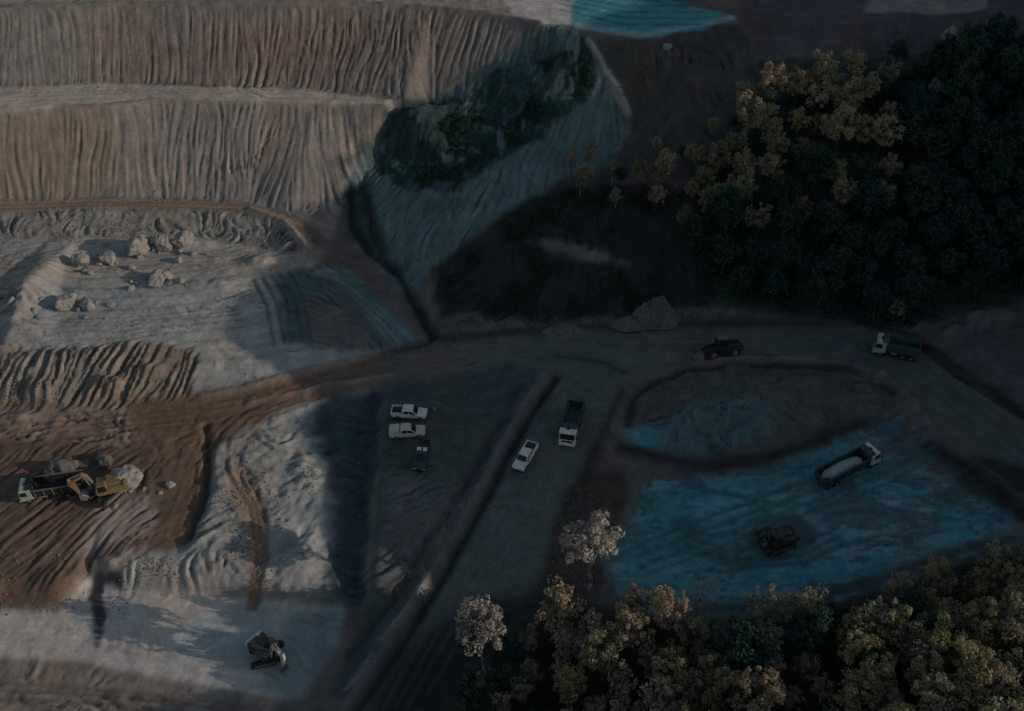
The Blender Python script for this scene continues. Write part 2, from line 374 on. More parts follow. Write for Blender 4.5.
# haul road
road = inside([(385, 356), (432, 344), (550, 333), (640, 328), (850, 327), (920, 345), (962, 377), (1030, 426), (1150, 520), (1060, 535), (1010, 490), (960, 442), (903, 386), (860, 361), (760, 354), (660, 359),
               (622, 388), (592, 450), (560, 525), (536, 585), (480, 655), (415, 730), (340, 730), (392, 645), (440, 565), (500, 455), (545, 378), (520, 362), (440, 374), (385, 380)], 2.5)
paint(road, C(.128, .136, .118), .05, .06)
paint(inside([(400, 650), (470, 600), (560, 595), (560, 640), (500, 720), (480, 780), (360, 780), (372, 700)], 8, 3), C(.038, .037, .036), .06, .12)  # deep shade over the lower road, painted as near-black ground
paint(inside([(385, 356), (450, 342), (470, 370), (385, 382)], 8, 4), C(.17, .125, .10), None, None, .7)
# island, clay flat, dark bank
isl = inside([(632, 444), (640, 400), (670, 373), (760, 361), (860, 368), (905, 398), (870, 424), (800, 440), (700, 458)], 4)
paint(isl, C(.115, .113, .100), .14, .45)
paint(inside([(625, 432), (650, 425), (690, 405), (740, 398), (775, 405), (770, 440), (700, 456), (640, 452)], 8, 2), C(.098, .158, .160), .14, .6)
paint(inside([(625, 428), (655, 428), (665, 445), (640, 450)], 4, 2), C(.12, .30, .32))
paint(inside([(642, 398), (670, 372), (690, 372), (660, 400)], 4, 2), C(.17, .15, .145), None, None, .7)
clay = inside([(606, 596), (602, 560), (626, 515), (638, 480), (700, 474), (770, 468), (820, 446), (860, 430), (900, 412), (905, 425), (880, 445), (935, 475), (960, 490), (1010, 520), (990, 548), (880, 585), (800, 608), (720, 616), (640, 610)], 15)
paint(clay, C(.088, .262, .288), .08, .16)
rim = np.clip(1.25 - blur(clay, 7) * 1.25, 0, 1) * np.clip(blur(clay, 5) * 3, 0, 1)
paint(np.clip(rim * 1.4, 0, 1) * np.clip((fbm(X / 2.6, Y / 2.0, 149, 5, .7) + .10) * 6, 0, 1), C(.085, .098, .096), None, .3, .9)
cl = np.clip((fbm(X / 4.5, Y / 2.6, 77, 6, .68) - .03) * 9, 0, 1) * clay
paint(cl, C(.055, .140, .148), None, None, .85)
cl2 = np.clip((fbm(X / 3.5, Y / 1.8, 91, 6, .7) - .10) * 7, 0, 1) * clay
paint(cl2, C(.165, .34, .35), None, None, .75)
east = inside([(790, 480), (880, 450), (1010, 500), (1000, 560), (860, 560), (800, 530)], 16, 6) * clay
paint(east * np.clip((fbm(X / 4.0, Y / 1.6, 131, 6, .66) + .12) * 5, 0, 1), C(.095, .125, .128), None, .25, .85)
paint(clay * np.clip((fbm(X / 1.6, Y / .9, 137, 4, .7) - .22) * 6, 0, 1), C(.05, .12, .13), None, None, .6)
paint(clay * np.clip((fbm(X / 9, Y / 2.2, 139, 6, .7) - .2) * 9, 0, 1), C(.21, .37, .38), None, None, .6)
paint(inside([(850, 440), (960, 420), (1000, 470), (960, 490), (900, 460)], 10, 3), C(.12, .115, .11), None, None, .8)
paint(inside([(745, 530), (770, 512), (805, 515), (822, 535), (805, 556), (765, 562), (745, 550)], 12, 2), C(.055, .085, .085), None, .3, .85)
paint(inside([(770, 508), (800, 506), (818, 520), (826, 534), (818, 530), (800, 514), (775, 514)], 4, 1.2), C(.20, .33, .34), None, None, .8)
paint(inside([(672, 520), (690, 513), (708, 525), (705, 545), (680, 550)], 4, 2), C(.07, .14, .155), None, None, .9)
wet = np.clip(clay * (0.6 - cl2 * .4), 0, 1)
paint(inside([(945, 470), (990, 455), (1060, 480), (1060, 520), (1000, 510)], 5, 2), C(.045, .05, .035), .08, .2)
paint(inside([(560, 490), (622, 460), (630, 510), (604, 560), (600, 600), (545, 600)], 6, 2), C(.080, .068, .062), .06, .2)
# wooded foreground
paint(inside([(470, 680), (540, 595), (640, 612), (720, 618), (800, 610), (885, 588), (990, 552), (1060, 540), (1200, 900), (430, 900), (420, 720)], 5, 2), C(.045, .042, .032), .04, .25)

# ridges (berms, wheel banks) and trenches
def ridge_line(pl, h, w, c=None, k=.8):
    global Zf
    g, tx, ty = along(pl, w)
    Zf = Zf + g * h * (0.75 + 0.5 * mid)
    if c is not None: paint(g, c, None, None, k)
    direct(np.clip(g * 1.5, 0, 1), tx, ty)
pale = C(.26, .225, .205)
ridge_line([(545, 375), (525, 405), (498, 452), (470, 505), (440, 560), (415, 600), (392, 640), (365, 680), (345, 705)], .8, .6, C(.17, .16, .155), .7)
ridge_line([(556, 378), (534, 410), (508, 456), (480, 510), (450, 565), (425, 606), (402, 645), (375, 686), (356, 711)], -.6, .75, C(.026, .028, .030), .9)
ridge_line([(520, 385), (502, 420), (480, 460), (455, 500), (425, 545), (395, 600), (350, 655)], -.3, .7, C(.05, .05, .053), .7)
for seg in ([(412, 604), (396, 622), (382, 640)], [(372, 655), (358, 678), (346, 690)], [(425, 575), (418, 590)]): ridge_line(seg, .5, .55, C(.27, .25, .24), .6)
ridge_line([(438, 341), (550, 331), (640, 326), (740, 323), (850, 324), (920, 341), (965, 374), (1030, 420), (1120, 490)], 1.1, .9, C(.12, .105, .10))
ridge_line([(640, 390), (670, 370), (720, 360), (790, 358), (860, 366), (905, 392), (930, 425)], .7, .7, C(.16, .145, .135))
ridge_line([(930, 440), (975, 466), (1010, 492), (1060, 530)], .7, .7, C(.13, .115, .11))
ridge_line([(622, 392), (600, 445), (572, 510), (550, 570)], .4, .8, C(.07, .062, .06))
ridge_line([(250, 402), (300, 392), (345, 384), (390, 376)], .7, .7, C(.30, .25, .20))
ridge_line([(200, 396), (255, 386), (330, 366), (400, 350)], .5, .6, C(.26, .21, .165))
ridge_line([(0, 112), (60, 107), (108, 106), (160, 100), (260, 101), (350, 104)], .7, .6)
ridge_line([(0, 8), (120, 4), (260, 2), (360, 3), (430, 8), (500, 16), (540, 25)], .8, .7, C(.2, .18, .16))
ridge_line([(250, 209), (283, 222), (305, 246)], .8, .7, C(.36, .32, .27))
ridge_line([(612, 590), (604, 560), (628, 512), (640, 480)], .5, .8, C(.15, .14, .135))
ridge_line([(690, 612), (800, 603), (880, 580), (985, 545)], .6, 1.2, C(.05, .045, .04))
for a in ([(205, 425), (208, 450), (206, 495), (190, 535)],):
    ridge_line(a, -.9, .5, C(.10, .075, .06))
for off in (-9, 0, 8):
    ridge_line([(236 + off, 470), (258 + off * .8, 510), (262 + off * .6, 560), (252 + off * .5, 608)], -.26, .38, C(.17, .105, .075), .85)
# wheel tracks
DK = C(.030, .033, .034)
ridge_line([(385, 352), (432, 339), (550, 329), (640, 324), (740, 321), (850, 321), (900, 330), (925, 346)], -.35, .9, DK, .75)
ridge_line([(925, 346), (962, 371), (1000, 396), (1034, 420), (1120, 486)], -.8, 1.0, C(.022, .024, .026), .92)
ridge_line([(915, 350), (955, 380), (995, 406), (1040, 434)], .4, .4, C(.17, .165, .165), .6)
ridge_line([(628, 425), (634, 400), (652, 384), (690, 369), (760, 364), (850, 368), (893, 392)], -.4, .8, DK, .8)
ridge_line([(622, 448), (660, 460), (705, 466), (770, 458), (815, 442), (862, 424)], .35, 1.2, C(.034, .036, .036), .9)
ridge_line([(596, 450), (572, 515), (552, 575), (520, 620)], .25, 1.4, C(.040, .040, .038), .7)
ridge_line([(925, 442), (970, 470), (1008, 498), (1050, 530)], -.4, .9, DK, .8)
ridge_line([(560, 356), (605, 362), (625, 372)], -.2, .7, DK, .6)
ridge_line([(350, 188), (353, 225), (370, 252), (398, 272), (410, 296), (424, 322), (434, 336)], -1.3, 1.0, C(.030, .036, .036), .92)
ridge_line([(362, 185), (372, 225), (384, 250)], -.8, 1.1, C(.035, .042, .042), .85)
ridge_line([(588, 40), (600, 58), (606, 72), (618, 88), (629, 112)], .45, .42, C(.38, .38, .36), .75)
def track(pl, n, gap, h=-.09, w=.28, c=None, k=.5, seed=0):
    r = random.Random(seed)
    for q in range(n):
        ox, oy = (q - (n - 1) / 2) * gap[0] + r.uniform(-1.5, 1.5), (q - (n - 1) / 2) * gap[1] + r.uniform(-1, 1)
        ridge_line([(p[0] + ox + r.uniform(-1.5, 1.5), p[1] + oy + r.uniform(-1, 1)) for p in pl], h, w * r.uniform(.7, 1.4), c, k)
track([(-20, 288), (80, 300), (160, 296), (240, 286)], 5, (0, 11), -.10, .28, C(.22, .215, .20), .6, 1)
track([(60, 330), (140, 326), (240, 316)], 4, (4, 7), -.10, .26, C(.22, .22, .21), .6, 2)
track([(-20, 262), (90, 266), (200, 258), (300, 252)], 4, (0, 4), -.10, .28, C(.26, .21, .17), .6, 3)
track([(200, 352), (250, 348), (300, 338)], 3, (6, 9), -.08, .26, C(.22, .22, .21), .5, 4)
track([(310, 268), (345, 290), (378, 320), (402, 348)], 6, (-6, 2.5), -.22, .35, C(.11, .13, .135), .75, 5)
track([(270, 275), (285, 300), (292, 340)], 5, (9, -2), -.2, .35, C(.08, .10, .10), .7, 6)
track([(150, 420), (230, 408), (300, 392), (370, 372), (440, 358), (550, 345), (660, 341), (780, 340), (860, 343)], 4, (0, 6), -.06, .28, C(.105, .10, .093), .5, 7)
track([(870, 345), (920, 362), (970, 400), (1030, 450)], 5, (-6, 5), -.09, .3, C(.090, .086, .082), .6, 8)
track([(600, 365), (560, 420), (530, 480), (490, 560), (430, 660), (400, 710)], 4, (11, 2), -.05, .26, C(.105, .102, .096), .4, 9)
track([(210, 420), (190, 460), (170, 520), (130, 550)], 4, (9, 3), -.10, .3, C(.16, .10, .07), .55, 10)
track([(300, 392), (250, 405), (190, 418), (100, 428), (-20, 440)], 5, (0, 5), -.11, .3, C(.165, .10, .07), .6, 31)
track([(290, 392), (240, 412), (212, 440), (196, 490), (180, 530)], 4, (-7, 3), -.11, .3, C(.165, .10, .07), .6, 32)
track([(320, 388), (260, 415), (235, 440), (232, 470)], 3, (8, 3), -.11, .3, C(.19, .125, .09), .6, 33)
track([(250, 402), (180, 440), (150, 470), (140, 500)], 3, (-10, 3), -.10, .3, C(.165, .10, .07), .5, 34)
track([(-20, 632), (90, 634), (190, 650), (280, 668)], 3, (0, 7), -.05, .25, C(.42, .38, .345), .5, 11)
track([(-20, 690), (80, 695), (180, 704), (260, 716)], 3, (0, 8), -.14, .35, C(.15, .125, .105), .7, 12)
track([(640, 560), (720, 530), (800, 500), (880, 470), (930, 440)], 4, (5, 9), -.10, .35, C(.05, .13, .14), .7, 13)
track([(690, 545), (730, 560), (800, 555), (840, 535)], 3, (4, 8), -.12, .4, C(.05, .11, .115), .8, 15)
track([(560, -2), (620, 12), (700, 12)], 5, (0, 6), -.14, .35, C(.05, .16, .18), .7, 16)
track([(-20, 98), (120, 93), (300, 94), (400, 103)], 3, (0, 4), -.06, .28, C(.32, .265, .215), .5, 17)
track([(-20, 207), (120, 203), (250, 206), (300, 228)], 2, (0, 3), -.12, .3, C(.2, .13, .09), .7, 18)
track([(400, 400), (450, 395), (510, 385)], 3, (2, 14), -.06, .3, C(.075, .078, .084), .5, 19)
# earth mounds beside the road and lumps of the island
def mound(px, py, h, rx, ry, c=None):
    global Zf
    x, y, z = ground_at(px, py)
    d = np.sqrt(((X - x) / rx) ** 2 + ((Y - y) / ry) ** 2) + wob * .25
    g = np.clip(1 - d, 0, 1); g = g * g * (3 - 2 * g) * (1 + .3 * fine)
    Zf = Zf + g * h
    if c is not None: paint(np.clip(g * 2.2, 0, 1), c, None, None, .85)
for m in [(738, 372, 1.2, 4, 2.5, None), (815, 380, 1.0, 5, 2.5, None), (700, 415, 1.2, 6, 3, None), (760, 425, 1.0, 4, 3, None), (655, 400, 1.2, 4, 3, None), (990, 318, 1.5, 6, 3, C(.16, .135, .135)),
          (958, 330, 1.2, 4, 2, C(.15, .13, .13)), (690, 90, 1.0, 5, 4, None), (880, 376, .8, 5, 2, C(.15, .14, .13)), (260, 262, 1.0, 5, 2.5, C(.33, .3, .27)), (215, 285, .7, 6, 2.5, None),
          (40, 392, 1.0, 4, 3, None), (110, 385, 1.2, 3, 2, None), (150, 372, 1.0, 4, 2, None), (20, 420, .8, 4, 2, None), (300, 560, 1.0, 5, 5, None), (315, 470, .9, 4, 5, None), (425, 520, .8, 4, 3, None),
          (60, 580, .5, 4, 2, None), (185, 245, .8, 8, 2, None), (108, 563, .7, 2.6, 1.4, C(.3, .27, .25)), (450, 330, .8, 6, 2, None), (960, 476, .8, 6, 3, None)]:
    mound(*m)

# rills and tool marks: noise smeared along the fall line or along the given direction
Zs = blur(Zf, 5)
gy_, gx_ = np.gradient(Zs, GS)
slope = np.hypot(gx_, gy_)
ws = np.clip((slope - .12) / .2, 0, 1) * (1 - Dw)
n = np.hypot(gx_, gy_) + 1e-6
dx = DX * (1 - ws) + gx_ / n * ws * np.sign(gx_ / n * DX + gy_ / n * DY + 1e-9)
dy = DY * (1 - ws) + gy_ / n * ws * np.sign(gx_ / n * DX + gy_ / n * DY + 1e-9)
faces = np.clip(face1 + face2 + hairy + ravine * .8 + .5 * furrow, 0, 1)
ang = fbm(X / 5, Y / 5, 41, 4) * .55 + (1 - faces) * (1 - .7 * furrow) * (fbm(X / 3.2, Y / 3.2, 43, 4) * 1.3 + fbm(X / 12, Y / 12, 47, 2) * 1.2)
dx, dy = dx * np.cos(ang) - dy * np.sin(ang), dx * np.sin(ang) + dy * np.cos(ang)
n = np.hypot(dx, dy) + 1e-6; dx /= n; dy /= n

def bil(a, i, j):
    i = np.clip(i, 0, nfx - 1.001); j = np.clip(j, 0, nfy - 1.001)
    a0 = i.astype(np.int32); b0 = j.astype(np.int32); u = i - a0; v = j - b0
    return (a[b0, a0] * (1 - u) + a[b0, a0 + 1] * u) * (1 - v) + (a[b0 + 1, a0] * (1 - u) + a[b0 + 1, a0 + 1] * u) * v
def lic(noise, steps, st):
    acc = noise.copy(); wt = 1.0
    for sg in (-1, 1):
        i = (X - GX0) / GS; j = (Y - GY0) / GS
        for k in range(steps):
            ii = np.rint(np.clip(i, 0, nfx - 1)).astype(np.int32); jj = np.rint(np.clip(j, 0, nfy - 1)).astype(np.int32)
            i = i + sg * st * dx[jj, ii]; j = j + sg * st * dy[jj, ii]
            acc += bil(noise, i, j) * (1 - k / steps)
    return (acc - acc.mean()) / acc.std()
w1 = blur(rng.standard_normal(X.shape), .5); w2 = blur(rng.standard_normal(X.shape), 1.5)
l1 = lic(w1 / w1.std(), 11, 1.2); l2 = lic(w2 / w2.std(), 14, 1.7)
l1 = l1 - blur(l1, 1.9); l1 = l1 / l1.std()
mixf = np.clip(.35 + .5 * Dw + .6 * np.clip(face1 + face2, 0, 1), 0, .95)
strk = l1 * (.72 + .2 * mixf) + l2 * (.42 - .36 * mixf)
strk = np.where(strk < 0, strk * 1.35, strk * .72)
gate = np.clip(.75 + .6 * mid, .25, 1.5) * (1 - (1 - faces) * (1 - np.clip(.55 + 1.6 * fbm(X / 3, Y / 3, 53, 4), .12, 1.15)))
lump = fbm(X / 2.2, Y / 2.2, 63, 4)
Zf = Zf + amp * strk * gate + rough * lump * 1.3 + rough * .4 * fine + rough * .35 * fbm(X / .7, Y / .7, 71, 2)
col = col * (1 + .10 * mid[..., None] + .16 * big[..., None] + .14 * fine[..., None] * np.clip(rough / .1, .3, 1.2)[..., None]) * (1 + .19 * (np.clip(strk, -2.4, 1.8) * gate)[..., None] * np.clip(amp / .15, .55, 1.2)[..., None])
hue = fbm(X / 9, Y / 9, 101, 4)
col[..., 0] *= 1 + .10 * hue; col[..., 2] *= 1 - .10 * hue
col = np.clip(col, .012, .62)
Z[sl] = Zf

# ------------------------------------------------------------------ node materials
def new_mat(name):
    m = bpy.data.materials.new(name); m.use_nodes = True
    return m, m.node_tree, m.node_tree.nodes['Principled BSDF']
def nd(t, typ, **kw):
    n = t.nodes.new(typ)
    for k, v in kw.items(): setattr(n, k, v)
    return n
def soil(name, roughness=.95, wetness=False):
    m, t, b = new_mat(name)
    at_ = nd(t, 'ShaderNodeAttribute', attribute_name='soil')
    geo = nd(t, 'ShaderNodeNewGeometry')
    n1 = nd(t, 'ShaderNodeTexNoise'); n1.inputs['Scale'].default_value = 1.6; n1.inputs['Detail'].default_value = 7; n1.inputs['Roughness'].default_value = .65
    n2 = nd(t, 'ShaderNodeTexNoise'); n2.inputs['Scale'].default_value = .35; n2.inputs['Detail'].default_value = 5
    t.links.new(geo.outputs['Position'], n1.inputs['Vector']); t.links.new(geo.outputs['Position'], n2.inputs['Vector'])
    mr = nd(t, 'ShaderNodeMapRange'); mr.inputs[1].default_value = .3; mr.inputs[2].default_value = .7; mr.inputs[3].default_value = .86; mr.inputs[4].default_value = 1.14
    mr2 = nd(t, 'ShaderNodeMapRange'); mr2.inputs[1].default_value = .3; mr2.inputs[2].default_value = .7; mr2.inputs[3].default_value = .85; mr2.inputs[4].default_value = 1.15
    t.links.new(n1.outputs[0], mr.inputs[0]); t.links.new(n2.outputs[0], mr2.inputs[0])
    mu = nd(t, 'ShaderNodeMath', operation='MULTIPLY'); t.links.new(mr.outputs[0], mu.inputs[0]); t.links.new(mr2.outputs[0], mu.inputs[1])
    vm = nd(t, 'ShaderNodeVectorMath', operation='SCALE'); t.links.new(at_.outputs['Color'], vm.inputs[0]); t.links.new(mu.outputs[0], vm.inputs['Scale'])
    t.links.new(vm.outputs[0], b.inputs['Base Color'])
    b.inputs['Roughness'].default_value = roughness; b.inputs['Specular IOR Level'].default_value = .25 if wetness else .12
    if wetness:
        r = nd(t, 'ShaderNodeMapRange'); r.inputs[1].default_value = .35; r.inputs[2].default_value = .6; r.inputs[3].default_value = .45; r.inputs[4].default_value = .9
        t.links.new(n2.outputs[0], r.inputs[0]); t.links.new(r.outputs[0], b.inputs['Roughness'])
    bp = nd(t, 'ShaderNodeBump'); bp.inputs['Strength'].default_value = .4; bp.inputs['Distance'].default_value = .2
    t.links.new(n1.outputs[0], bp.inputs['Height']); t.links.new(bp.outputs[0], b.inputs['Normal'])
    return m

def plain(name, c, rough=.5, metal=0.0, dirt=.35, dirtc=(.22, .17, .13), scale=2.5):
    """painted or raw surface with dust on it"""
    m, t, b = new_mat(name)
    tc = nd(t, 'ShaderNodeTexCoord')
    n1 = nd(t, 'ShaderNodeTexNoise'); n1.inputs['Scale'].default_value = scale; n1.inputs['Detail'].default_value = 6; n1.inputs['Roughness'].default_value = .65
    t.links.new(tc.outputs['Object'], n1.inputs['Vector'])
    mr = nd(t, 'ShaderNodeMapRange'); mr.inputs[1].default_value = .42; mr.inputs[2].default_value = .72; mr.inputs[3].default_value = 0; mr.inputs[4].default_value = dirt
    t.links.new(n1.outputs[0], mr.inputs[0])
    mx = nd(t, 'ShaderNodeMix', data_type='RGBA'); mx.inputs[6].default_value = (*c, 1); mx.inputs[7].default_value = (*dirtc, 1)
    t.links.new(mr.outputs[0], mx.inputs[0]); t.links.new(mx.outputs[2], b.inputs['Base Color'])
    b.inputs['Roughness'].default_value = rough; b.inputs['Metallic'].default_value = metal
    return m

M = {}
M['soil'] = soil('soil'); M['clay'] = soil('clay', .8, True)
M['white'] = plain('white_paint', (.72, .72, .70), .4)
M['cream'] = plain('cream_paint', (.55, .54, .48), .45)
M['green'] = plain('green_paint', (.035, .085, .065), .5)
M['pale_green'] = plain('pale_green_paint', (.42, .50, .42), .45)
M['navy'] = plain('dark_blue_paint', (.022, .045, .055), .45, 0, .45)
M['dark'] = plain('dark_steel', (.03, .03, .032), .55, .3, .25)
M['dustydark'] = plain('dusty_dark_paint', (.045, .042, .040), .7, 0, .7, (.13, .12, .11), 1.6)
M['grey'] = plain('grey_steel', (.20, .20, .20), .5, .3, .3)
M['yellow'] = plain('yellow_paint', (.22, .14, .065), .6, 0, .8, (.17, .13, .10), 1.6)
M['rubber'] = plain('rubber', (.015, .015, .015), .9, 0, .5, (.09, .075, .06))
M['glass'] = plain('dark_glass', (.012, .016, .02), .08, 0, .15)
M['lamp'] = plain('lamp_glass', (.5, .5, .48), .2, 0, .1)
M['red'] = plain('red_lamp', (.25, .015, .01), .3, 0, .1)
M['rock'] = plain('pale_rock', (.30, .285, .265), .9, 0, .8, (.15, .135, .12), 1.1)
M['gravel'] = plain('loose_gravel', (.22, .20, .18), .95, 0, .6, (.13, .115, .10), 1.5)
M['greyrock'] = plain('grey_earth', (.135, .132, .122), .95, 0, 1.0, (.065, .06, .055), 1.3)
M['load'] = plain('pale_clay_load', (.34, .40, .41), .95, 0, .5, (.22, .25, .26), 1.5)

def foliage(name, c, c2):
    m, t, b = new_mat(name)
    oi = nd(t, 'ShaderNodeObjectInfo'); geo = nd(t, 'ShaderNodeNewGeometry')
    n1 = nd(t, 'ShaderNodeTexNoise'); n1.inputs['Scale'].default_value = .55; n1.inputs['Detail'].default_value = 3
    t.links.new(geo.outputs['Position'], n1.inputs['Vector'])
    ad = nd(t, 'ShaderNodeMath', operation='ADD'); t.links.new(n1.outputs[0], ad.inputs[0])
    m2 = nd(t, 'ShaderNodeMath', operation='MULTIPLY'); m2.inputs[1].default_value = .7; t.links.new(oi.outputs['Random'], m2.inputs[0]); t.links.new(m2.outputs[0], ad.inputs[1])
    mr = nd(t, 'ShaderNodeMapRange'); mr.inputs[1].default_value = .45; mr.inputs[2].default_value = 1.15
    t.links.new(ad.outputs[0], mr.inputs[0])
    mx = nd(t, 'ShaderNodeMix', data_type='RGBA'); mx.inputs[6].default_value = (*c, 1); mx.inputs[7].default_value = (*c2, 1)
    t.links.new(mr.outputs[0], mx.inputs[0]); t.links.new(mx.outputs[2], b.inputs['Base Color'])
    b.inputs['Roughness'].default_value = .75; b.inputs['Specular IOR Level'].default_value = .15
    tr = nd(t, 'ShaderNodeBsdfTranslucent'); t.links.new(mx.outputs[2], tr.inputs['Color'])
    ms = nd(t, 'ShaderNodeMixShader'); ms.inputs[0].default_value = .32
    t.links.new(b.outputs[0], ms.inputs[1]); t.links.new(tr.outputs[0], ms.inputs[2])
    t.links.new(ms.outputs[0], t.nodes['Material Output'].inputs[0])
    return m
M['leaf_dark'] = foliage('dark_green_leaves', (.034, .072, .058), (.060, .102, .076))
M['leaf_olive'] = foliage('olive_leaves', (0.212, 0.195, 0.1), (0.354, 0.319, 0.171))
M['leaf_tan'] = foliage('tan_leaves', (.34, .26, .165), (.46, .365, .25))
M['leaf_pale'] = foliage('pale_blossom', (.34, .31, .27), (.46, .42, .36))
M['leaf_pink'] = foliage('dry_pink_leaves', (.27, .215, .15), (.39, .32, .235))
M['leaf_grey'] = foliage('grey_green_leaves', (.22, .205, .125), (.35, .315, .20))
M['leaf_brown'] = foliage('dark_brown_scrub', (.045, .048, .036), (.075, .070, .052))
M['bark'] = plain('bark', (.10, .08, .065), .9, 0, .5, (.05, .042, .035), 3)
M['palebark'] = plain('pale_bark', (.34, .30, .26), .9, 0, .5, (.2, .17, .15), 3)

# ------------------------------------------------------------------ terrain meshes
def tag(o, label=None, cat=None, group=None, kind=None):
    if label: o['label'] = label
    if cat: o['category'] = cat
    if group: o['group'] = group
    if kind: o['kind'] = kind
    return o

full = np.zeros((NY, NX, 3)); full[:] = C(.12, .10, .085)
full[sl] = col
# the colours of the rim carry on outwards
j0, j1, i0, i1 = cj0, cj0 + nfy - 1, ci0, ci0 + nfx - 1
full[j0:j1 + 1, :i0] = full[j0:j1 + 1, i0:i0 + 1]; full[j0:j1 + 1, i1 + 1:] = C(.045, .05, .036)
full[:j0, :] = full[j0:j0 + 1, :]; full[j1 + 1:, :] = full[j1:j1 + 1, :]
cls = np.zeros((NY, NX), np.int32)
sub = np.zeros(X.shape, np.int32); sub[hill > .5] = 3; sub[road > .5] = 1; sub[clay > .5] = 2
cls[sl] = sub
cls[:, i1 + 1:] = 3
fcls = cls[:-1, :-1]
idx = np.arange(NX * NY).reshape(NY, NX)
quads = np.stack([idx[:-1, :-1], idx[:-1, 1:], idx[1:, 1:], idx[1:, :-1]], -1)
V = np.stack([XX, YY, Z], -1).reshape(-1, 3); VC = full.reshape(-1, 3)
def sheet(name, k, mat):
    q = quads[fcls == k]
    used, inv = np.unique(q.reshape(-1), return_inverse=True)
    me = bpy.data.meshes.new(name)
    me.vertices.add(len(used)); me.vertices.foreach_set('co', V[used].astype(np.float32).ravel())
    me.loops.add(len(inv)); me.loops.foreach_set('vertex_index', inv.astype(np.int32))
    me.polygons.add(len(q)); me.polygons.foreach_set('loop_start', np.arange(0, len(inv), 4, dtype=np.int32))
    me.polygons.foreach_set('use_smooth', np.ones(len(q), bool))
    a = me.color_attributes.new('soil', 'FLOAT_COLOR', 'POINT')
    c4 = np.ones((len(used), 4), np.float32); c4[:, :3] = VC[used]; a.data.foreach_set('color', c4.ravel())
    me.update(); me.validate()
    me.materials.append(mat)
    o = bpy.data.objects.new(name, me); COL.objects.link(o)
    o['kind'] = 'structure'
    return o
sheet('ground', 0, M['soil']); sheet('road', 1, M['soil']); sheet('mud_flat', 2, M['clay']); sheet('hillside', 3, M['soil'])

# ------------------------------------------------------------------ mesh builder
class MB:
    def __init__(s): s.bm = bmesh.new()
    def _bev(s, fs, w):
        if w <= 0: return
        es = set()
        for f in fs:
            for e in f.edges: es.add(e)
        es = [e for e in es if len(e.link_faces) == 2 and e.calc_face_angle(0) > .5]
        bmesh.ops.bevel(s.bm, geom=es, offset=w, segments=1, affect='EDGES')
    def box(s, c, d, bev=.03, top=(1, 1), shift=(0, 0), rot=None):
        vs = []
        for z in (-.5, .5):
            kx, ky = (top if z > 0 else (1, 1)); ox, oy = (shift if z > 0 else (0, 0))
            for (x, y) in ((-.5, -.5), (.5, -.5), (.5, .5), (-.5, .5)):
                v = Vector((x * d[0] * kx + ox, y * d[1] * ky + oy, z * d[2]))
                if rot is not None: v = rot @ v
                vs.append(s.bm.verts.new(v + Vector(c)))
        q = [(3, 2, 1, 0), (4, 5, 6, 7), (0, 1, 5, 4), (1, 2, 6, 5), (2, 3, 7, 6), (3, 0, 4, 7)]
        fs = [s.bm.faces.new([vs[i] for i in f]) for f in q]
        s._bev(fs, bev); return s
    def prism(s, prof, y0, y1, bev=.03, inset=0):
        """outline in x,z swept along y"""
        a = [s.bm.verts.new((p[0], y0, p[1])) for p in prof]; b = [s.bm.verts.new((p[0], y1, p[1])) for p in prof]
        n = len(prof)
        fs = [s.bm.faces.new(a[::-1]), s.bm.faces.new(b)]
        for i in range(n): fs.append(s.bm.faces.new((a[i], a[(i + 1) % n], b[(i + 1) % n], b[i])))
        bmesh.ops.recalc_face_normals(s.bm, faces=fs)
        s._bev(fs, bev); return s
    def cyl(s, p0, p1, r0, r1=None, n=14):
        r1 = r0 if r1 is None else r1
        p0, p1 = Vector(p0), Vector(p1); d = (p1 - p0).normalized()
        u = d.orthogonal().normalized(); w = d.cross(u)
        A, B = [], []
        for i in range(n):
            t = 2 * math.pi * i / n; e = u * math.cos(t) + w * math.sin(t)
            A.append(s.bm.verts.new(p0 + e * r0)); B.append(s.bm.verts.new(p1 + e * r1))
        fs = [s.bm.faces.new(A[::-1]), s.bm.faces.new(B)]
        for i in range(n): fs.append(s.bm.faces.new((A[i], A[(i + 1) % n], B[(i + 1) % n], B[i])))
        return s
    def build(s, name, mat, parent=None, smooth=False):
        bmesh.ops.recalc_face_normals(s.bm, faces=s.bm.faces)
        me = bpy.data.meshes.new(name); s.bm.to_mesh(me); s.bm.free(); me.materials.append(mat)
        if smooth:
            for p in me.polygons: p.use_smooth = True
        o = bpy.data.objects.new(name, me); COL.objects.link(o)
        if parent: o.parent = parent
        return o

def stand(name, label, cat, front, rear, group=None, lift=0.0):
    """an Empty standing on the ground between two survey points, facing the first"""
    f = Vector(ground_at(*front)); r = Vector(ground_at(*rear))
    c = (f + r) / 2; yaw = math.atan2(f.y - r.y, f.x - r.x)
    u = Vector((math.cos(yaw), math.sin(yaw))); w = Vector((-u.y, u.x))
    def avg(p): return float(np.mean([hz(p.x + a, p.y + b) for a in (-.8, 0, .8) for b in (-.8, 0, .8)]))
    p = Vector((c.x, c.y))
    hf, hr, hl, hr2 = avg(p + u * 2), avg(p - u * 2), avg(p + w * 1.2), avg(p - w * 1.2)
    e = bpy.data.objects.new(name, None); COL.objects.link(e)
    e.location = (c.x, c.y, (hf + hr + hl + hr2) / 4 + lift + .02)
    e.rotation_euler = (math.atan2(hl - hr2, 2.4), -math.atan2(hf - hr, 4.0), yaw)
    e.empty_display_size = .5
    return tag(e, label, cat, group)

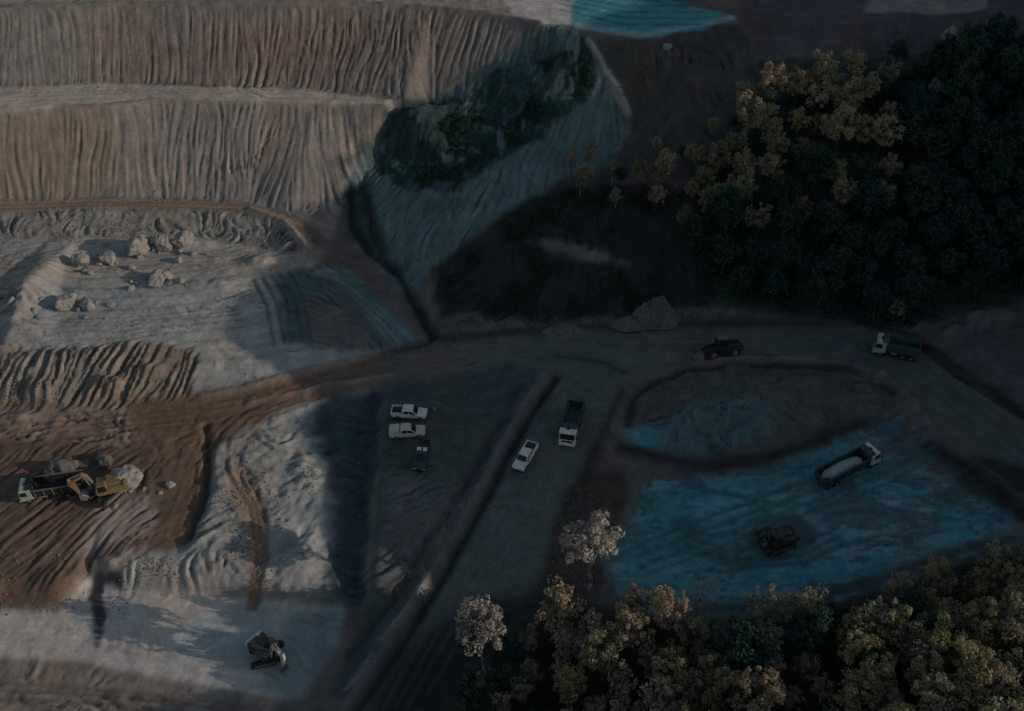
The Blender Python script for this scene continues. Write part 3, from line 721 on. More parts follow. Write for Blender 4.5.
def wheel(t, x, y, r, w, side):
    o = MB()
    n = 20
    o.cyl((x, y - w / 2 + .04, r), (x, y + w / 2 - .04, r), r, n=n)
    o.cyl((x, y - w / 2, r), (x, y + w / 2, r), r * .93, n=n)
    wh = o.build('wheel', M['rubber'], t)
    q = MB(); yo = y + side * (w / 2 + .004)
    q.cyl((x, yo - side * .06, r), (x, yo, r), r * .55, n=12); q.cyl((x, yo, r), (x, yo + side * .035, r), r * .2, n=8)
    q.build('rim', M['grey'], wh)
    return wh

def pickup(label, cat, front, rear, paint, group, canopy=False, roofpanels=False):
    t = stand('pickup_truck', label, cat, front, rear, group)
    b = MB()
    b.prism([(2.62, .45), (2.66, .62), (2.62, .92), (1.35, 1.06), (-2.6, 1.02), (-2.6, .55), (-1.95, .42), (2.2, .38)], -.93, .93, .07)
    b.build('body', paint, t)
    c = MB(); c.prism([(1.3, 1.03), (.62, 1.66), (.3, 1.76), (-.65, 1.76), (-.92, 1.68), (-1.0, 1.03)], -.78, .78, .09)
    cb = c.build('cab', paint, t)
    w = MB(); w.box((1.02, 0, 1.38), (.04, 1.36, .74), .0, rot=Matrix.Rotation(R(-47), 3, 'Y'))
    w.build('windscreen', M['glass'], cb)
    for sg in (-1, 1):
        q = MB(); q.prism([(1.02, 1.14), (.56, 1.58), (.1, 1.62), (.1, 1.14)], sg * .785 - .012, sg * .785 + .012, 0); q.prism([(.02, 1.14), (.02, 1.62), (-.6, 1.62), (-.78, 1.14)], sg * .785 - .012, sg * .785 + .012, 0)
        q.build('side_window', M['glass'], cb)
        m = MB(); m.box((.95, sg * .95, 1.16), (.12, .22, .16), .03); m.build('mirror', M['dark'], cb)
        l = MB(); l.box((2.63, sg * .68, .78), (.08, .38, .16), .02); l.build('headlight', M['lamp'], t)
        l = MB(); l.box((-2.6, sg * .82, .82), (.06, .16, .3), .02); l.build('taillight', M['red'], t)
        for x in (1.65, -1.55): wheel(t, x, sg * .86, .38, .26, sg)
    q = MB(); q.box((-.97, 0, 1.4), (.03, 1.2, .36), 0); q.build('rear_window', M['glass'], cb)
    bp = MB(); bp.box((2.7, 0, .5), (.14, 1.8, .2), .04); bp.build('bumper', M['dark'], t)
    bd = MB(); bd.box((-1.8, 0, 1.045), (1.5, 1.5, .04), 0)
    bd.build('bed_liner', M['dark'], t)
    rails = MB()
    for sg in (-1, 1): rails.box((-1.8, sg * .85, 1.17), (1.62, .13, .3), .03)
    rails.box((-2.56, 0, 1.17), (.1, 1.57, .3), .03); rails.build('bed_side', paint, t)
    if canopy:
        k = MB(); k.prism([(-1.02, 1.2), (-1.05, 1.72), (-2.45, 1.68), (-2.6, 1.2)], -.8, .8, .08); k.build('canopy', paint, t)
    if roofpanels:
        for sg in (-1, 1):
            k = MB(); k.box((-.25, sg * .42, 1.80), (.62, .6, .07), .02); k.build('roof_panel', M['white'], t)
    return t

def tipper(label, front, rear, cabpaint, bedpaint, L=8.4, group=None, beacon=False, raised=0.0):
    t = stand('dump_truck', label, 'truck', front, rear, group)
    h = L / 2
    ch = MB()
    for sg in (-1, 1): ch.box((-.2, sg * .45, .95), (L - .8, .16, .28), .02)
    ch.box((-1.5, 0, .75), (2.2, .7, .3), .03); ch.build('chassis', M['dark'], t)
    c = MB(); c.prism([(h, .62), (h + .02, 1.5), (h - .22, 2.72), (h - .42, 2.86), (h - 1.72, 2.86), (h - 1.82, 2.7), (h - 1.82, .85), (h - .3, .55)], -1.22, 1.22, .08)
    cb = c.build('cab', cabpaint, t)
    w = MB(); w.box((h - .09, 0, 2.08), (.05, 2.12, .92), 0, rot=Matrix.Rotation(R(-11), 3, 'Y')); w.build('windscreen', M['glass'], cb)
    for sg in (-1, 1):
        q = MB(); q.prism([(h - .2, 1.68), (h - .32, 2.45), (h - 1.15, 2.45), (h - 1.15, 1.6)], sg * 1.225 - .012, sg * 1.225 + .012, 0); q.build('side_window', M['glass'], cb)
        m = MB(); m.box((h - .1, sg * 1.42, 2.0), (.1, .2, .5), .03); m.cyl((h - .2, sg * 1.2, 2.3), (h - .1, sg * 1.42, 2.22), .025, n=6); m.build('mirror', M['dark'], cb)
        l = MB(); l.box((h + .03, sg * .88, .86), (.07, .36, .2), .02); l.build('headlight', M['lamp'], t)
        l = MB(); l.box((-h + .25, sg * .9, .9), (.06, .3, .16), .02); l.build('taillight', M['red'], t)
        k = MB(); k.cyl((h - 2.5, sg * .82, .8), (h - 3.5, sg * .82, .8), .3, n=12); k.build('fuel_tank', M['grey'], t)
        wheel(t, h - 1.05, sg * 1.02, .52, .34, sg)
        for x in (-h + 2.35, -h + 1.0): wheel(t, x, sg * .9, .52, .6, sg)
    g = MB(); g.box((h + .02, 0, 1.25), (.05, 1.5, .36), .01); g.build('grille', M['dark'], cb)
    bp = MB(); bp.box((h + .1, 0, .66), (.22, 2.4, .3), .05); bp.build('bumper', cabpaint, t)
    v = MB(); v.box((h - 1.05, 0, 2.9), (.42, .5, .09), .03); v.build('roof_hatch', M['dark'], cb)
    if beacon:
        v = MB(); v.cyl((h - .55, 0, 2.86), (h - .55, 0, 3.02), .1, n=8); v.build('beacon', M['yellow'], cb)
    x0, x1 = -h, h - 2.0; zf, zt = 1.25, 2.55; wy = 1.22
    d = MB()
    d.box(((x0 + x1) / 2, 0, zf), (x1 - x0, 2 * wy - .2, .12), .02)
    for sg in (-1, 1): d.box(((x0 + x1) / 2, sg * wy, (zf + zt) / 2), (x1 - x0, .09, zt - zf), .02)
    d.box((x1, 0, (zf + zt) / 2 + .15), (.1, 2 * wy - .1, zt - zf + .3), .02)
    d.box((x1 + .4, 0, zt + .36), (1.0, 2 * wy, .07), .02)
    db = d.build('dump_bed', bedpaint, t)
    r = MB()
    for k in range(6):
        x = x0 + .35 + (x1 - x0 - .6) * k / 5
        for sg in (-1, 1): r.box((x, sg * (wy + .09), (zf + zt) / 2), (.12, .1, zt - zf - .02), .01)
    for sg in (-1, 1): r.box(((x0 + x1) / 2, sg * (wy + .04), zt + .05), (x1 - x0, .2, .1), .02)
    r.build('bed_rib', M['grey'] if bedpaint is M['dark'] else bedpaint, db)
    g = MB(); g.box((x0 - .01, 0, (zf + zt) / 2 - .05), (.1, 2 * wy - .2, zt - zf - .1), .02); g.build('tailgate', bedpaint, db)
    return t

def excavator(label, px, py, yaw, house_yaw, paint, boompaint, reach=1.0, scale=1.0, tip=.6):
    p = ground_at(px, py)
    u = (px + 8, py)
    t = stand('excavator', label, 'excavator', (px + 6, py), (px - 6, py))
    t.rotation_euler = (0, 0, yaw); t.scale = (scale,) * 3
    for sg in (-1, 1):
        k = MB(); pr = []
        for i in range(9): a = R(-90 + 180 * i / 8); pr.append((1.75 + .45 * math.cos(a), .47 + .45 * math.sin(a)))
        for i in range(9): a = R(90 + 180 * i / 8); pr.append((-1.75 + .45 * math.cos(a), .47 + .45 * math.sin(a)))
        k.prism(pr, sg * 1.18 - .3, sg * 1.18 + .3, .02)
        for i in range(16): k.box((-1.8 + 3.6 * i / 15, sg * 1.18, .94), (.1, .58, .05), 0)
        tr = k.build('track', M['dark'], t)
        q = MB(); q.box((0, sg * 1.49, .47), (3.0, .04, .34), .01)
        for i in range(5): q.cyl((-1.6 + .8 * i, sg * 1.48, .4), (-1.6 + .8 * i, sg * 1.54, .4), .17, n=10)
        q.build('track_frame', M['grey'], tr)
    k = MB(); k.cyl((0, 0, .6), (0, 0, 1.15), .75, n=20); k.box((0, 0, .62), (1.8, 1.9, .35), .05); k.build('turntable', M['dark'], t)
    Rz = Matrix.Rotation(house_yaw - yaw, 4, 'Z')
    def put(mb, name, mat, par=t):
        bmesh.ops.transform(mb.bm, matrix=Rz, verts=mb.bm.verts); return mb.build(name, mat, par)
    k = MB(); k.box((-.55, 0, 1.62), (3.1, 2.5, .9), .1); k.box((-1.0, -.25, 2.2), (1.7, 1.7, .3), .08)
    hs = put(k, 'body', paint)
    k = MB(); k.prism([(-2.1, 1.2), (-2.1, 2.25), (-2.55, 2.15), (-2.7, 1.7), (-2.55, 1.25)], -1.2, 1.2, .06); put(k, 'counterweight', boompaint)
    k = MB(); k.cyl((-1.2, -.7, 2.3), (-1.2, -.7, 2.75), .09, n=8); put(k, 'exhaust', M['dark'], hs)
    k = MB(); k.prism([(1.25, 1.25), (1.3, 1.9), (1.05, 2.85), (-.1, 2.9), (-.2, 1.25)], .32, 1.24, .07); cb = put(k, 'cab', paint)
    k = MB(); k.box((1.2, .78, 2.25), (.04, .74, .95), 0, rot=Matrix.Rotation(R(-14), 3, 'Y')); put(k, 'windscreen', M['glass'], cb)
    k = MB(); k.prism([(1.05, 1.75), (.92, 2.7), (.02, 2.72), (-.05, 1.75)], 1.235, 1.262, 0); put(k, 'side_window', M['glass'], cb)
    # boom, stick, bucket
    s = reach
    bx = [(1.0, 1.6), (1.1, 2.0), (2.4 * s, 4.0), (3.2 * s, 4.5), (5.4 * s, 3.6), (5.4 * s, 3.25), (3.3 * s, 3.9), (2.8 * s, 3.7)]
    k = MB(); k.prism(bx, -.28, .22, .04); bo = put(k, 'boom', boompaint)
    ex, ez = 5.2 * s, 3.42
    tx, tz = ex - .9 * (1 - tip) * 2, ez - 2.6 + tip * .6
    k = MB(); k.prism([(ex + .35, ez + .75), (ex + .45, ez - .1), (tx + .12, tz), (tx - .14, tz + .05), (ex - .3, ez + .1)], -.2, .14, .03); put(k, 'stick', boompaint)
    k = MB(); k.prism([(tx + .2, tz + .15), (tx - .3, tz + .2), (tx - .95, tz - .25), (tx - 1.0, tz - .75), (tx - .55, tz - .95), (tx + .1, tz - .65)], -.62, .56, .05)
    bu = put(k, 'bucket', M['grey'])
    k = MB()
    for i in range(5): k.box((tx + .16, -.55 + .26 * i, tz - .72), (.3, .1, .1), .01)
    put(k, 'bucket_teeth', M['dark'], bu)
    for sg in (-1, 1):
        k = MB(); k.cyl((1.5, sg * .38 - .03, 1.75), (3.0 * s, sg * .33 - .03, 4.0), .1, n=8); put(k, 'hydraulic_ram', M['grey'], bo)
    k = MB(); k.cyl((3.3 * s, -.03, 4.55), (ex + .3, -.03, ez + .65), .09, n=8); put(k, 'hydraulic_ram', M['grey'], bo)
    return t

def loader(label, front, rear, paint):
    t = stand('wheel_loader', label, 'loader', front, rear)
    k = MB(); k.prism([(-3.3, .9), (-3.35, 1.7), (-2.9, 2.05), (-.7, 2.1), (-.6, .8), (-3, .75)], -.95, .95, .08); k.box((.9, 0, 1.05), (2.4, .9, .7), .06); bd = k.build('body', paint, t)
    k = MB(); k.prism([(-.75, 1.3), (-.85, 3.1), (.75, 3.1), (.95, 1.3)], -.78, .78, .07); cb = k.build('cab', paint, t)
    k = MB(); k.box((.88, 0, 2.3), (.04, 1.35, 1.2), 0, rot=Matrix.Rotation(R(-6), 3, 'Y'))
    k.build('windscreen', M['glass'], cb)
    k = MB(); k.box((-.05, 0, 3.13), (1.75, 1.65, .08), .02); k.build('cab_roof', M['grey'], cb)
    for sg in (-1, 1):
        k = MB(); k.box((.05, sg * .79, 2.35), (1.3, .03, 1.05), 0); k.build('side_window', M['glass'], cb)
        k = MB(); k.prism([(.7, 1.6), (.8, 2.0), (2.6, 1.7), (3.6, .7), (3.4, .45), (2.3, 1.3)], sg * .55 - .1, sg * .55 + .1, .02); k.build('lift_arm', paint, t)
        for x in (1.65, -1.9): wheel(t, x, sg * 1.05, .78, .6, sg)
    k = MB(); k.prism([(3.3, 1.15), (3.2, .35), (3.55, .12), (4.5, .08), (4.5, .16), (3.65, .28), (3.45, .5), (3.5, 1.2)], -1.35, 1.35, .02)
    for sg in (-1, 1): k.prism([(3.3, 1.15), (3.25, .3), (3.55, .12), (4.45, .1), (3.7, 1.1)], sg * 1.33 - .03, sg * 1.33 + .03, 0)
    k.build('bucket', M['grey'], t)
    k = MB(); k.cyl((-2.3, .5, 2.0), (-2.3, .5, 2.7), .09, n=8); k.build('exhaust', M['dark'], bd)
    return t

# ------------------------------------------------------------------ vehicles
pickup('white pickup truck driving down the dark road ahead of the white-cabbed dump truck', 'pickup', (518, 472), (533, 448), M['white'], 'pickup trucks')
tipper('dump truck with white cab and empty dark bed following a white pickup down the road', (567, 447), (576, 413), M['white'], M['navy'], 7.3)
tipper('dump truck with pale cab and green bed at the road bend below the forest', (876, 351), (915, 358), M['pale_green'], M['green'], 6.7)
loader('dark wheel loader working on the haul road above the earth island', (704, 358), (738, 354), M['dark'])
td = tipper('long dump truck with white cab carrying pale clay across the blue mud flat', (879, 456), (812, 490), M['white'], M['navy'], 10.2)
excavator('dark excavator digging in the middle of the blue mud flat', 776, 545, R(20), R(195), M['dustydark'], M['dustydark'], .62, 1.0, .3)
pickup('white pickup with empty dark bed parked uppermost of the three vehicles on the pad', 'pickup', (428, 417), (391, 415), M['white'], 'pickup trucks')
pickup('pale grey pickup with a hard canopy parked between the white pickup and the dark one', 'pickup', (424, 434), (391, 436), M['cream'], 'pickup trucks', canopy=True)
pickup('dark pickup with two white roof panels parked lowest of the three on the pad', 'pickup', (419, 474), (425, 444), M['navy'], 'pickup trucks', roofpanels=True)
tipper('dump truck with pale green cab and dark bed being loaded beside the yellow excavator', (24, 499), (88, 489), M['pale_green'], M['dark'], 8.6)
excavator('yellow excavator loading a dump truck on the brown furrowed ground', 109, 494, R(60), R(200), M['yellow'], M['yellow'], .72, 1.1, .7)
excavator('pale excavator standing on the white ground with a long shadow at lower left', 268, 657, R(15), R(-40), M['dustydark'], M['cream'], .66, 1.0, .9)

# load of clay in the long truck: lies in its bed, a thing of its own
def heap_mesh(name, rx, ry, h, seed, mat, n=26, power=1.0, lumps=.25):
    bm = bmesh.new(); rows = []
    for i in range(n + 1):
        r = i / n; ring = []
        m = 36
        for j in range(m):
            a = 2 * math.pi * j / m
            k = 1 + .22 * float(fbm(np.array([math.cos(a) * 1.5 + seed]), np.array([math.sin(a) * 1.5]), seed)[0])
            x, y = math.cos(a) * r * rx * k, math.sin(a) * r * ry * k
            z = h * (1 - r ** 1.4) ** power * (1 + lumps * float(fbm(np.array([x * .9 + seed * 3]), np.array([y * .9]), seed + 5, 5)[0])) - .12 * r
            ring.append(bm.verts.new((x, y, z)))
        rows.append(ring)
    for a, b in zip(rows[:-1], rows[1:]):
        for j in range(36):
            try: bm.faces.new((a[j], a[(j + 1) % 36], b[(j + 1) % 36], b[j]))
            except ValueError: pass
    bmesh.ops.remove_doubles(bm, verts=bm.verts, dist=1e-4)
    bmesh.ops.recalc_face_normals(bm, faces=bm.faces)
    me = bpy.data.meshes.new(name); bm.to_mesh(me); bm.free(); me.materials.append(mat)
    for p in me.polygons: p.use_smooth = True
    o = bpy.data.objects.new(name, me); COL.objects.link(o); return o
lo = heap_mesh('clay_load', 3.7, 1.1, .75, 4, M['load'])
lo.matrix_world = Matrix.Translation(td.location) @ td.rotation_euler.to_matrix().to_4x4() @ Matrix.Translation((-1.0, 0, 2.0))
tag(lo, 'pale clay heaped in the bed of the long dump truck', 'load')

# ------------------------------------------------------------------ boulders and heaps
def boulder(px, py, d, seed, label, mat=None, cat='boulder', name='boulder'):
    bm = bmesh.new(); bmesh.ops.create_icosphere(bm, subdivisions=4, radius=1)
    co = np.array([v.co for v in bm.verts])
    r2 = np.random.default_rng(seed)
    k = np.ones(len(co)) * 1.05
    for i in range(14):                                     # cut by random planes: broken faces
        nrm = r2.standard_normal(3); nrm /= np.linalg.norm(nrm); c = r2.uniform(.62, .95)
        dd = co @ nrm; k = np.minimum(k, np.where(dd > .05, c / np.maximum(dd, .05), 9))
    k = k * (1 + .16 * fbm(co[:, 0] * 3 + seed, co[:, 1] * 3 + co[:, 2] * 2, seed, 4) + .13 * fbm(co[:, 2] * 4 + seed, co[:, 0] * 4 - co[:, 1], seed + 3, 3))
    for v, q in zip(bm.verts, k): v.co = Vector((v.co.x * q * d[0], v.co.y * q * d[1], (v.co.z * q * .9 + .45) * d[2]))
    me = bpy.data.meshes.new(name); bm.to_mesh(me); bm.free(); me.materials.append(mat or M['rock'])
    o = bpy.data.objects.new(name, me); COL.objects.link(o)
    x, y, z = ground_at(px, py); o.location = (x, y, z - .1); o.rotation_euler = (0, 0, seed * 1.3)
    tag(o, label, cat, 'boulders on the working floor' if name == 'boulder' else None)
    return o
boulder(138, 251, (2.6, 2.1, 2.5), 1, 'largest pale boulder below the brown bench track on the left floor')
boulder(163, 247, (1.8, 1.6, 2.1), 2, 'pale boulder just right of the largest one under the bench track')
boulder(184, 244, (1.9, 1.5, 1.9), 3, 'rightmost pale boulder of the row under the bench track')
boulder(107, 260, (2.0, 1.5, 1.4), 4, 'low pale boulder left of the largest one')
boulder(81, 264, (1.9, 1.4, 1.5), 5, 'leftmost pale boulder of the row under the bench track')
boulder(157, 281, (2.1, 1.4, 1.5), 6, 'lone boulder sitting lower on the floor in front of the row')
boulder(168, 278, (1.1, .9, 1.1), 7, 'small boulder touching the lone boulder in front of the row')
boulder(68, 306, (2.0, 1.6, 1.8), 8, 'grey boulder at left end of the middle of the working floor')
boulder(88, 307, (1.5, 1.2, 1.2), 9, 'smaller boulder just right of the grey boulder on the floor')
boulder(126, 484, (2.5, 2.2, 2.0), 10, 'big white boulder right of the yellow excavator')
boulder(105, 462, (1.6, 1.2, 1.0), 21, 'dusty dark boulder behind the yellow excavator', M['greyrock'])
boulder(62, 470, (2.2, 1.5, 1.6), 22, 'dusty dark boulder behind the bed of the loaded dump truck', M['greyrock'])
boulder(434, 410, (.35, .35, .4), 23, 'small white stone on the pad right of the parked white pickup')
boulder(667, 48, (.9, .8, .9), 24, 'small pale stone alone on the dark slope under the blue plateau')
stones = []
def stone_group(px, py, n, spread, label, group, mat):
    base = boulder(px, py, (.55, .45, .45), 300 + len(stones), label, mat, 'stone', 'broken_stone'); base['group'] = group; stones.append(base)
    for q in range(n - 1):
        o = base.copy(); COL.objects.link(o)
        a, d = random.uniform(0, 6.28), random.uniform(.3, 1) * spread
        x, y = base.location.x + math.cos(a) * d * 1.6, base.location.y + math.sin(a) * d * .8
        k = random.uniform(.4, 1.5); o.scale = (k, k * random.uniform(.7, 1.2), k * random.uniform(.6, 1.1)); o.rotation_euler = (random.uniform(-.5, .5), random.uniform(-.5, .5), random.uniform(0, 6.28))
        o.location = (x, y, hz(x, y) - .08); stones.append(o)
stone_group(140, 258, 26, 7.5, 'broken stone lying among the row of pale boulders under the bench track', 'stones under the bench track', M['rock'])
stone_group(158, 286, 12, 3.5, 'broken stone lying around the lone boulder in front of the row', 'stones around the lone boulder', M['rock'])
stone_group(78, 310, 14, 4.5, 'broken stone lying around the two grey boulders at left of the floor', 'stones around the two grey boulders', M['rock'])
stone_group(130, 490, 12, 4, 'broken stone lying around the big white boulder beside the excavator', 'stones around the white boulder', M['rock'])
stone_group(640, 330, 14, 6, 'grey stone lying at the foot of the grey earth heaps', 'stones below the earth heaps', M['greyrock'])
def heap(px, py, rx, ry, h, seed, label, mat):
    o = heap_mesh('earth_heap', rx, ry, h, seed, mat, lumps=.55); x, y, z = ground_at(px, py)
    o.location = (x, y, z - .15); tag(o, label, 'heap', 'earth heaps beside the road'); return o
heap(565, 333, 4.6, 2.0, 1.8, 3, 'low wide grey earth heap at the upper edge of the haul road', M['greyrock'])
heap(655, 318, 4.2, 3.0, 4.6, 8, 'tall pointed grey earth heap below the dark wooded slope', M['greyrock'])
heap(628, 324, 3.2, 1.8, 1.6, 12, 'small grey earth heap at the foot of the tall pointed one', M['greyrock'])

# ------------------------------------------------------------------ trees
def crown_mesh(name, seed, rx, rz, cz, clumps, leaves, leaf, mat, spread=.42, low=-.7):
    r = np.random.default_rng(seed)
    Q = []; 
    cs = []
    for k in range(clumps):
        while True:
            p = r.uniform(-1, 1, 3)
            q = np.linalg.norm(p)
            if .35 < q < 1 and p[2] > low: break
        cs.append(p * np.array([rx, rx, rz]) * r.uniform(.8, 1.08) + np.array([0, 0, cz]))
    for c in cs:
        s = spread * rx * r.uniform(.35, 1.5)
        n = int(leaves * r.uniform(.7, 1.3))
        d = r.standard_normal((n, 3)); d /= np.linalg.norm(d, axis=1, keepdims=True)
        rad = s * r.uniform(.35, 1.05, n) ** .6
        p = c + d * rad[:, None] * r.uniform(.6, 1.3, 3)
        nr = d + r.standard_normal((n, 3)) * .55 + np.array([0, 0, .25]); nr /= np.linalg.norm(nr, axis=1, keepdims=True)
        a = np.cross(nr, r.standard_normal((n, 3))); a /= np.linalg.norm(a, axis=1, keepdims=True)
        b = np.cross(nr, a)
        L = leaf * r.uniform(.6, 1.3, n)[:, None]
        Q.append(np.stack([p - a * L, p - b * L * .6, p + a * L, p + b * L * .6], 1))
    Q = np.concatenate(Q)
    me = bpy.data.meshes.new(name); nq = len(Q)
    me.vertices.add(nq * 4); me.vertices.foreach_set('co', Q.astype(np.float32).ravel())
    me.loops.add(nq * 4); me.loops.foreach_set('vertex_index', np.arange(nq * 4, dtype=np.int32))
    me.polygons.add(nq); me.polygons.foreach_set('loop_start', np.arange(0, nq * 4, 4, dtype=np.int32))
    me.update(); me.validate(); me.materials.append(mat)
    return me, cs

def trunk_mesh(name, seed, h, r0, cs, mat, forks=7):
    r = random.Random(seed); b = MB()
    p = Vector((0, 0, -.5)); segs = 5; path = [p]
    for i in range(segs):
        p = Vector((r.uniform(-.12, .12) * h * .3, r.uniform(-.12, .12) * h * .3, h * (i + 1) / segs)) ; path.append(p)
    for i in range(segs): b.cyl(path[i], path[i + 1], r0 * (1 - .14 * i), r0 * (1 - .14 * (i + 1)), 8)
    for c in r.sample(cs, min(forks, len(cs))):
        st = path[r.randint(2, segs)]; m = (st + Vector(c)) / 2 + Vector((0, 0, -.2))
        b.cyl(st, m, r0 * .4, r0 * .25, 6); b.cyl(m, Vector(c), r0 * .25, r0 * .08, 6)
    bmesh.ops.recalc_face_normals(b.bm, faces=b.bm.faces)
    me = bpy.data.meshes.new(name); b.bm.to_mesh(me); b.bm.free(); me.materials.append(mat)
    for q in me.polygons: q.use_smooth = True
    return me

KIND = {}
def kind(key, n, rx, rz, hgt, clumps, leaves, leaf, lmat, bmat, spread=.42, low=-.7, forks=7, r0=.16):
    out = []
    for i in range(n):
        sd_ = hash((len(KIND) * 97 + i * 13)) % 10000 + 5
        cz = hgt - rz * .9
        cm, cs = crown_mesh('crown', sd_, rx, rz, cz, clumps, leaves, leaf, M[lmat], spread, low)
        tm = trunk_mesh('trunk', sd_, cz, r0, cs, M[bmat], forks)
        out.append((cm, tm))
    KIND[key] = out
kind('dark', 6, 3.2, 3.4, 10, 46, 70, .24, 'leaf_dark', 'bark', .30)
kind('tan', 5, 3.1, 3.2, 10, 44, 70, .22, 'leaf_tan', 'bark', .25)
kind('grey', 5, 2.8, 3.0, 9.5, 40, 62, .22, 'leaf_grey', 'bark', .25)
kind('olive', 6, 2.8, 3.8, 10, 46, 66, .22, 'leaf_olive', 'bark', .26)
kind('pink', 5, 2.3, 3.2, 8.5, 40, 34, .18, 'leaf_pink', 'palebark', .25, -.7, 12)
kind('pale', 2, 3.0, 2.3, 11.6, 34, 80, .22, 'leaf_pale', 'palebark', .24, -.5, 14, .2)
kind('bare', 2, 2.6, 3.2, 9.0, 34, 12, .12, 'leaf_pink', 'palebark', .32, -.5, 34, .16)
NAMES = {'dark': 'broadleaf_tree', 'tan': 'broadleaf_tree', 'grey': 'broadleaf_tree', 'olive': 'broadleaf_tree', 'pink': 'slender_tree', 'pale': 'blossom_tree', 'bare': 'bare_tree'}
trees = []
def tree(key, x, y, s, label, group, sz=1.0, cat='tree'):
    cm, tm = random.choice(KIND[key])
    e = bpy.data.objects.new(NAMES[key], None); COL.objects.link(e)
    e.location = (x, y, hz(x, y)); e.rotation_euler = (random.uniform(-.06, .06), random.uniform(-.06, .06), random.uniform(0, 6.28)); e.scale = (s * random.uniform(.9, 1.1), s, s * sz)
    e.empty_display_size = .5
    tag(e, label, cat, group)
    t = bpy.data.objects.new('trunk', tm); COL.objects.link(t); t.parent = e
    c = bpy.data.objects.new('crown', cm); COL.objects.link(c); c.parent = e
    trees.append(e); return e
def scatter(poly, gap, n):
    """points in a survey polygon at least gap metres apart"""
    x0 = min(p[0] for p in poly); x1 = max(p[0] for p in poly); y0 = min(p[1] for p in poly); y1 = max(p[1] for p in poly)
    out = []
    for k in range(n):
        px, py = random.uniform(x0, x1), random.uniform(y0, y1)
        c = False; m = len(poly)
        for i in range(m):
            xa, ya = poly[i]; xb, yb = poly[(i + 1) % m]
            if (ya > py) != (yb > py) and px < (xb - xa) * (py - ya) / (yb - ya) + xa: c = not c
        if not c: continue
        g = ground_at(px, py)
        if all((g[0] - q[0]) ** 2 + (g[1] - q[1]) ** 2 > gap * gap for q in out): out.append((g[0], g[1], px, py))
    return out

# single trees that stand out
def tree_px(key, px, py, s, label, group=None, sz=1.0):
    g = ground_at(px, py); return tree(key, g[0], g[1], s, label, group, sz)
tree_px('pale', 588, 593, 1.14, 'white blossoming tree on a bare forked trunk beside the blue mud flat')
tree_px('pale', 485, 676, 1.1, 'white blossoming tree alone on dark ground beside the lower road')
tree_px('bare', 694, 622, .85, 'leafless pinkish tree standing against the blue mud flat')

ORD = ['first', 'second', 'third', 'fourth', 'fifth', 'sixth', 'seventh', 'eighth', 'ninth', 'tenth', 'eleventh', 'twelfth', 'thirteenth', 'fourteenth', 'fifteenth', 'sixteenth', 'seventeenth', 'eighteenth']
FRONT = [(462, 712), (500, 672), (545, 645), (600, 622), (660, 630), (720, 640), (800, 638), (880, 616), (960, 588), (1060, 570), (1130, 560), (1130, 790), (440, 790)]
for (x, y, px, py) in scatter(FRONT, 2.9, 3200):
    if 555 < px < 622 and py < 640: continue
    u = random.random()
    if px < 545: k = 'dark' if u < .5 else 'grey' if u < .8 else 'pink'
    elif px < 680 and py < 690: k = 'tan' if u < .42 else 'olive' if u < .6 else 'pink' if u < .9 else 'grey'
    elif px > 760: k = 'olive' if u < .42 else 'pink' if u < .64 else 'grey' if u < .84 else 'tan' if u < .96 else 'dark'
    else: k = 'pink' if u < .35 else 'olive' if u < .6 else 'grey' if u < .8 else 'tan' if u < .92 else 'dark'
    tree(k, x, y, random.uniform(.62, 1.0) * (.62 if px > 1035 else .9 if px > 760 else (.72 if px < 555 else 1.0)), {'tan': 'tan-leaved tree in the sunlit wood at the bottom of the picture', 'olive': 'olive-yellow tree in the sunlit wood at the bottom of the picture',
         'pink': 'thin pinkish dry tree in the wood at the bottom of the picture', 'grey': 'grey-green tree in the wood at the bottom of the picture', 'dark': 'dark green tree in the wood at the bottom of the picture'}[k],
         'trees of the foreground wood', random.uniform(.85, 1.15))
for q, (px, py, k_, lb) in enumerate([(583, 178, 'grey', 'leftmost of the small trees at the top edge of the dark hollow'), (612, 172, 'pink', 'small dry tree near the left end of the dark hollow edge'), (640, 180, 'grey', 'small grey tree above the middle of the dark hollow'),
        (664, 172, 'tan', 'small tan tree above the right part of the dark hollow'), (655, 200, 'grey', 'small grey tree inside the right part of the dark hollow'), (690, 160, 'grey', 'small grey tree between the bare dark bank and the forest'), (702, 184, 'olive', 'small olive tree at the left edge of the forest'),
        (718, 205, 'grey', 'small grey tree lowest on the left edge of the forest'), (733, 218, 'olive', 'yellowish small tree at the lower left corner of the sunlit brow')]):
    tree_px(k_, px, py + 14, .55 + .05 * (q % 4), lb)
SLOPE = [(560, 168), (640, 150), (700, 130), (735, 110), (735, 240), (690, 260), (640, 225), (575, 200)]
for (x, y, px, py) in scatter(SLOPE, 3.6, 400):
    if random.random() < .62: tree(random.choice(['grey', 'grey', 'tan', 'pink', 'dark', 'dark', 'olive']), x, y, random.uniform(.28, .55), 'small scrubby tree scattered on the bare slope left of the forest', 'scrubby trees left of the forest')
for (px, py, k_, sc_, lb) in [(944, 74, 'pale', .72, 'tall pale blossoming tree at the top edge of the forest near the upper right corner'), (929, 108, 'pale', .45, 'small pale tree among dark crowns below the pale tree at the upper right'), (895, 64, 'grey', .5, 'small grey tree at the top edge of the forest left of the pale blossoming one'),
        (892, 322, 'grey', .5, 'small grey-green tree at the foot of the forest above the green dump truck'), (830, 232, 'grey', .5, 'small pale grey tree alone among dark crowns in the shaded forest')]:
    tree_px(k_, px, py, sc_, lb)
FOREST = [(688, 245), (705, 190), (725, 150), (742, 112), (800, 90), (862, 84), (900, 72), (960, 66), (1090, 60), (1150, 140), (1150, 320), (1024, 290), (960, 305), (905, 328), (830, 318), (745, 305), (705, 285)]
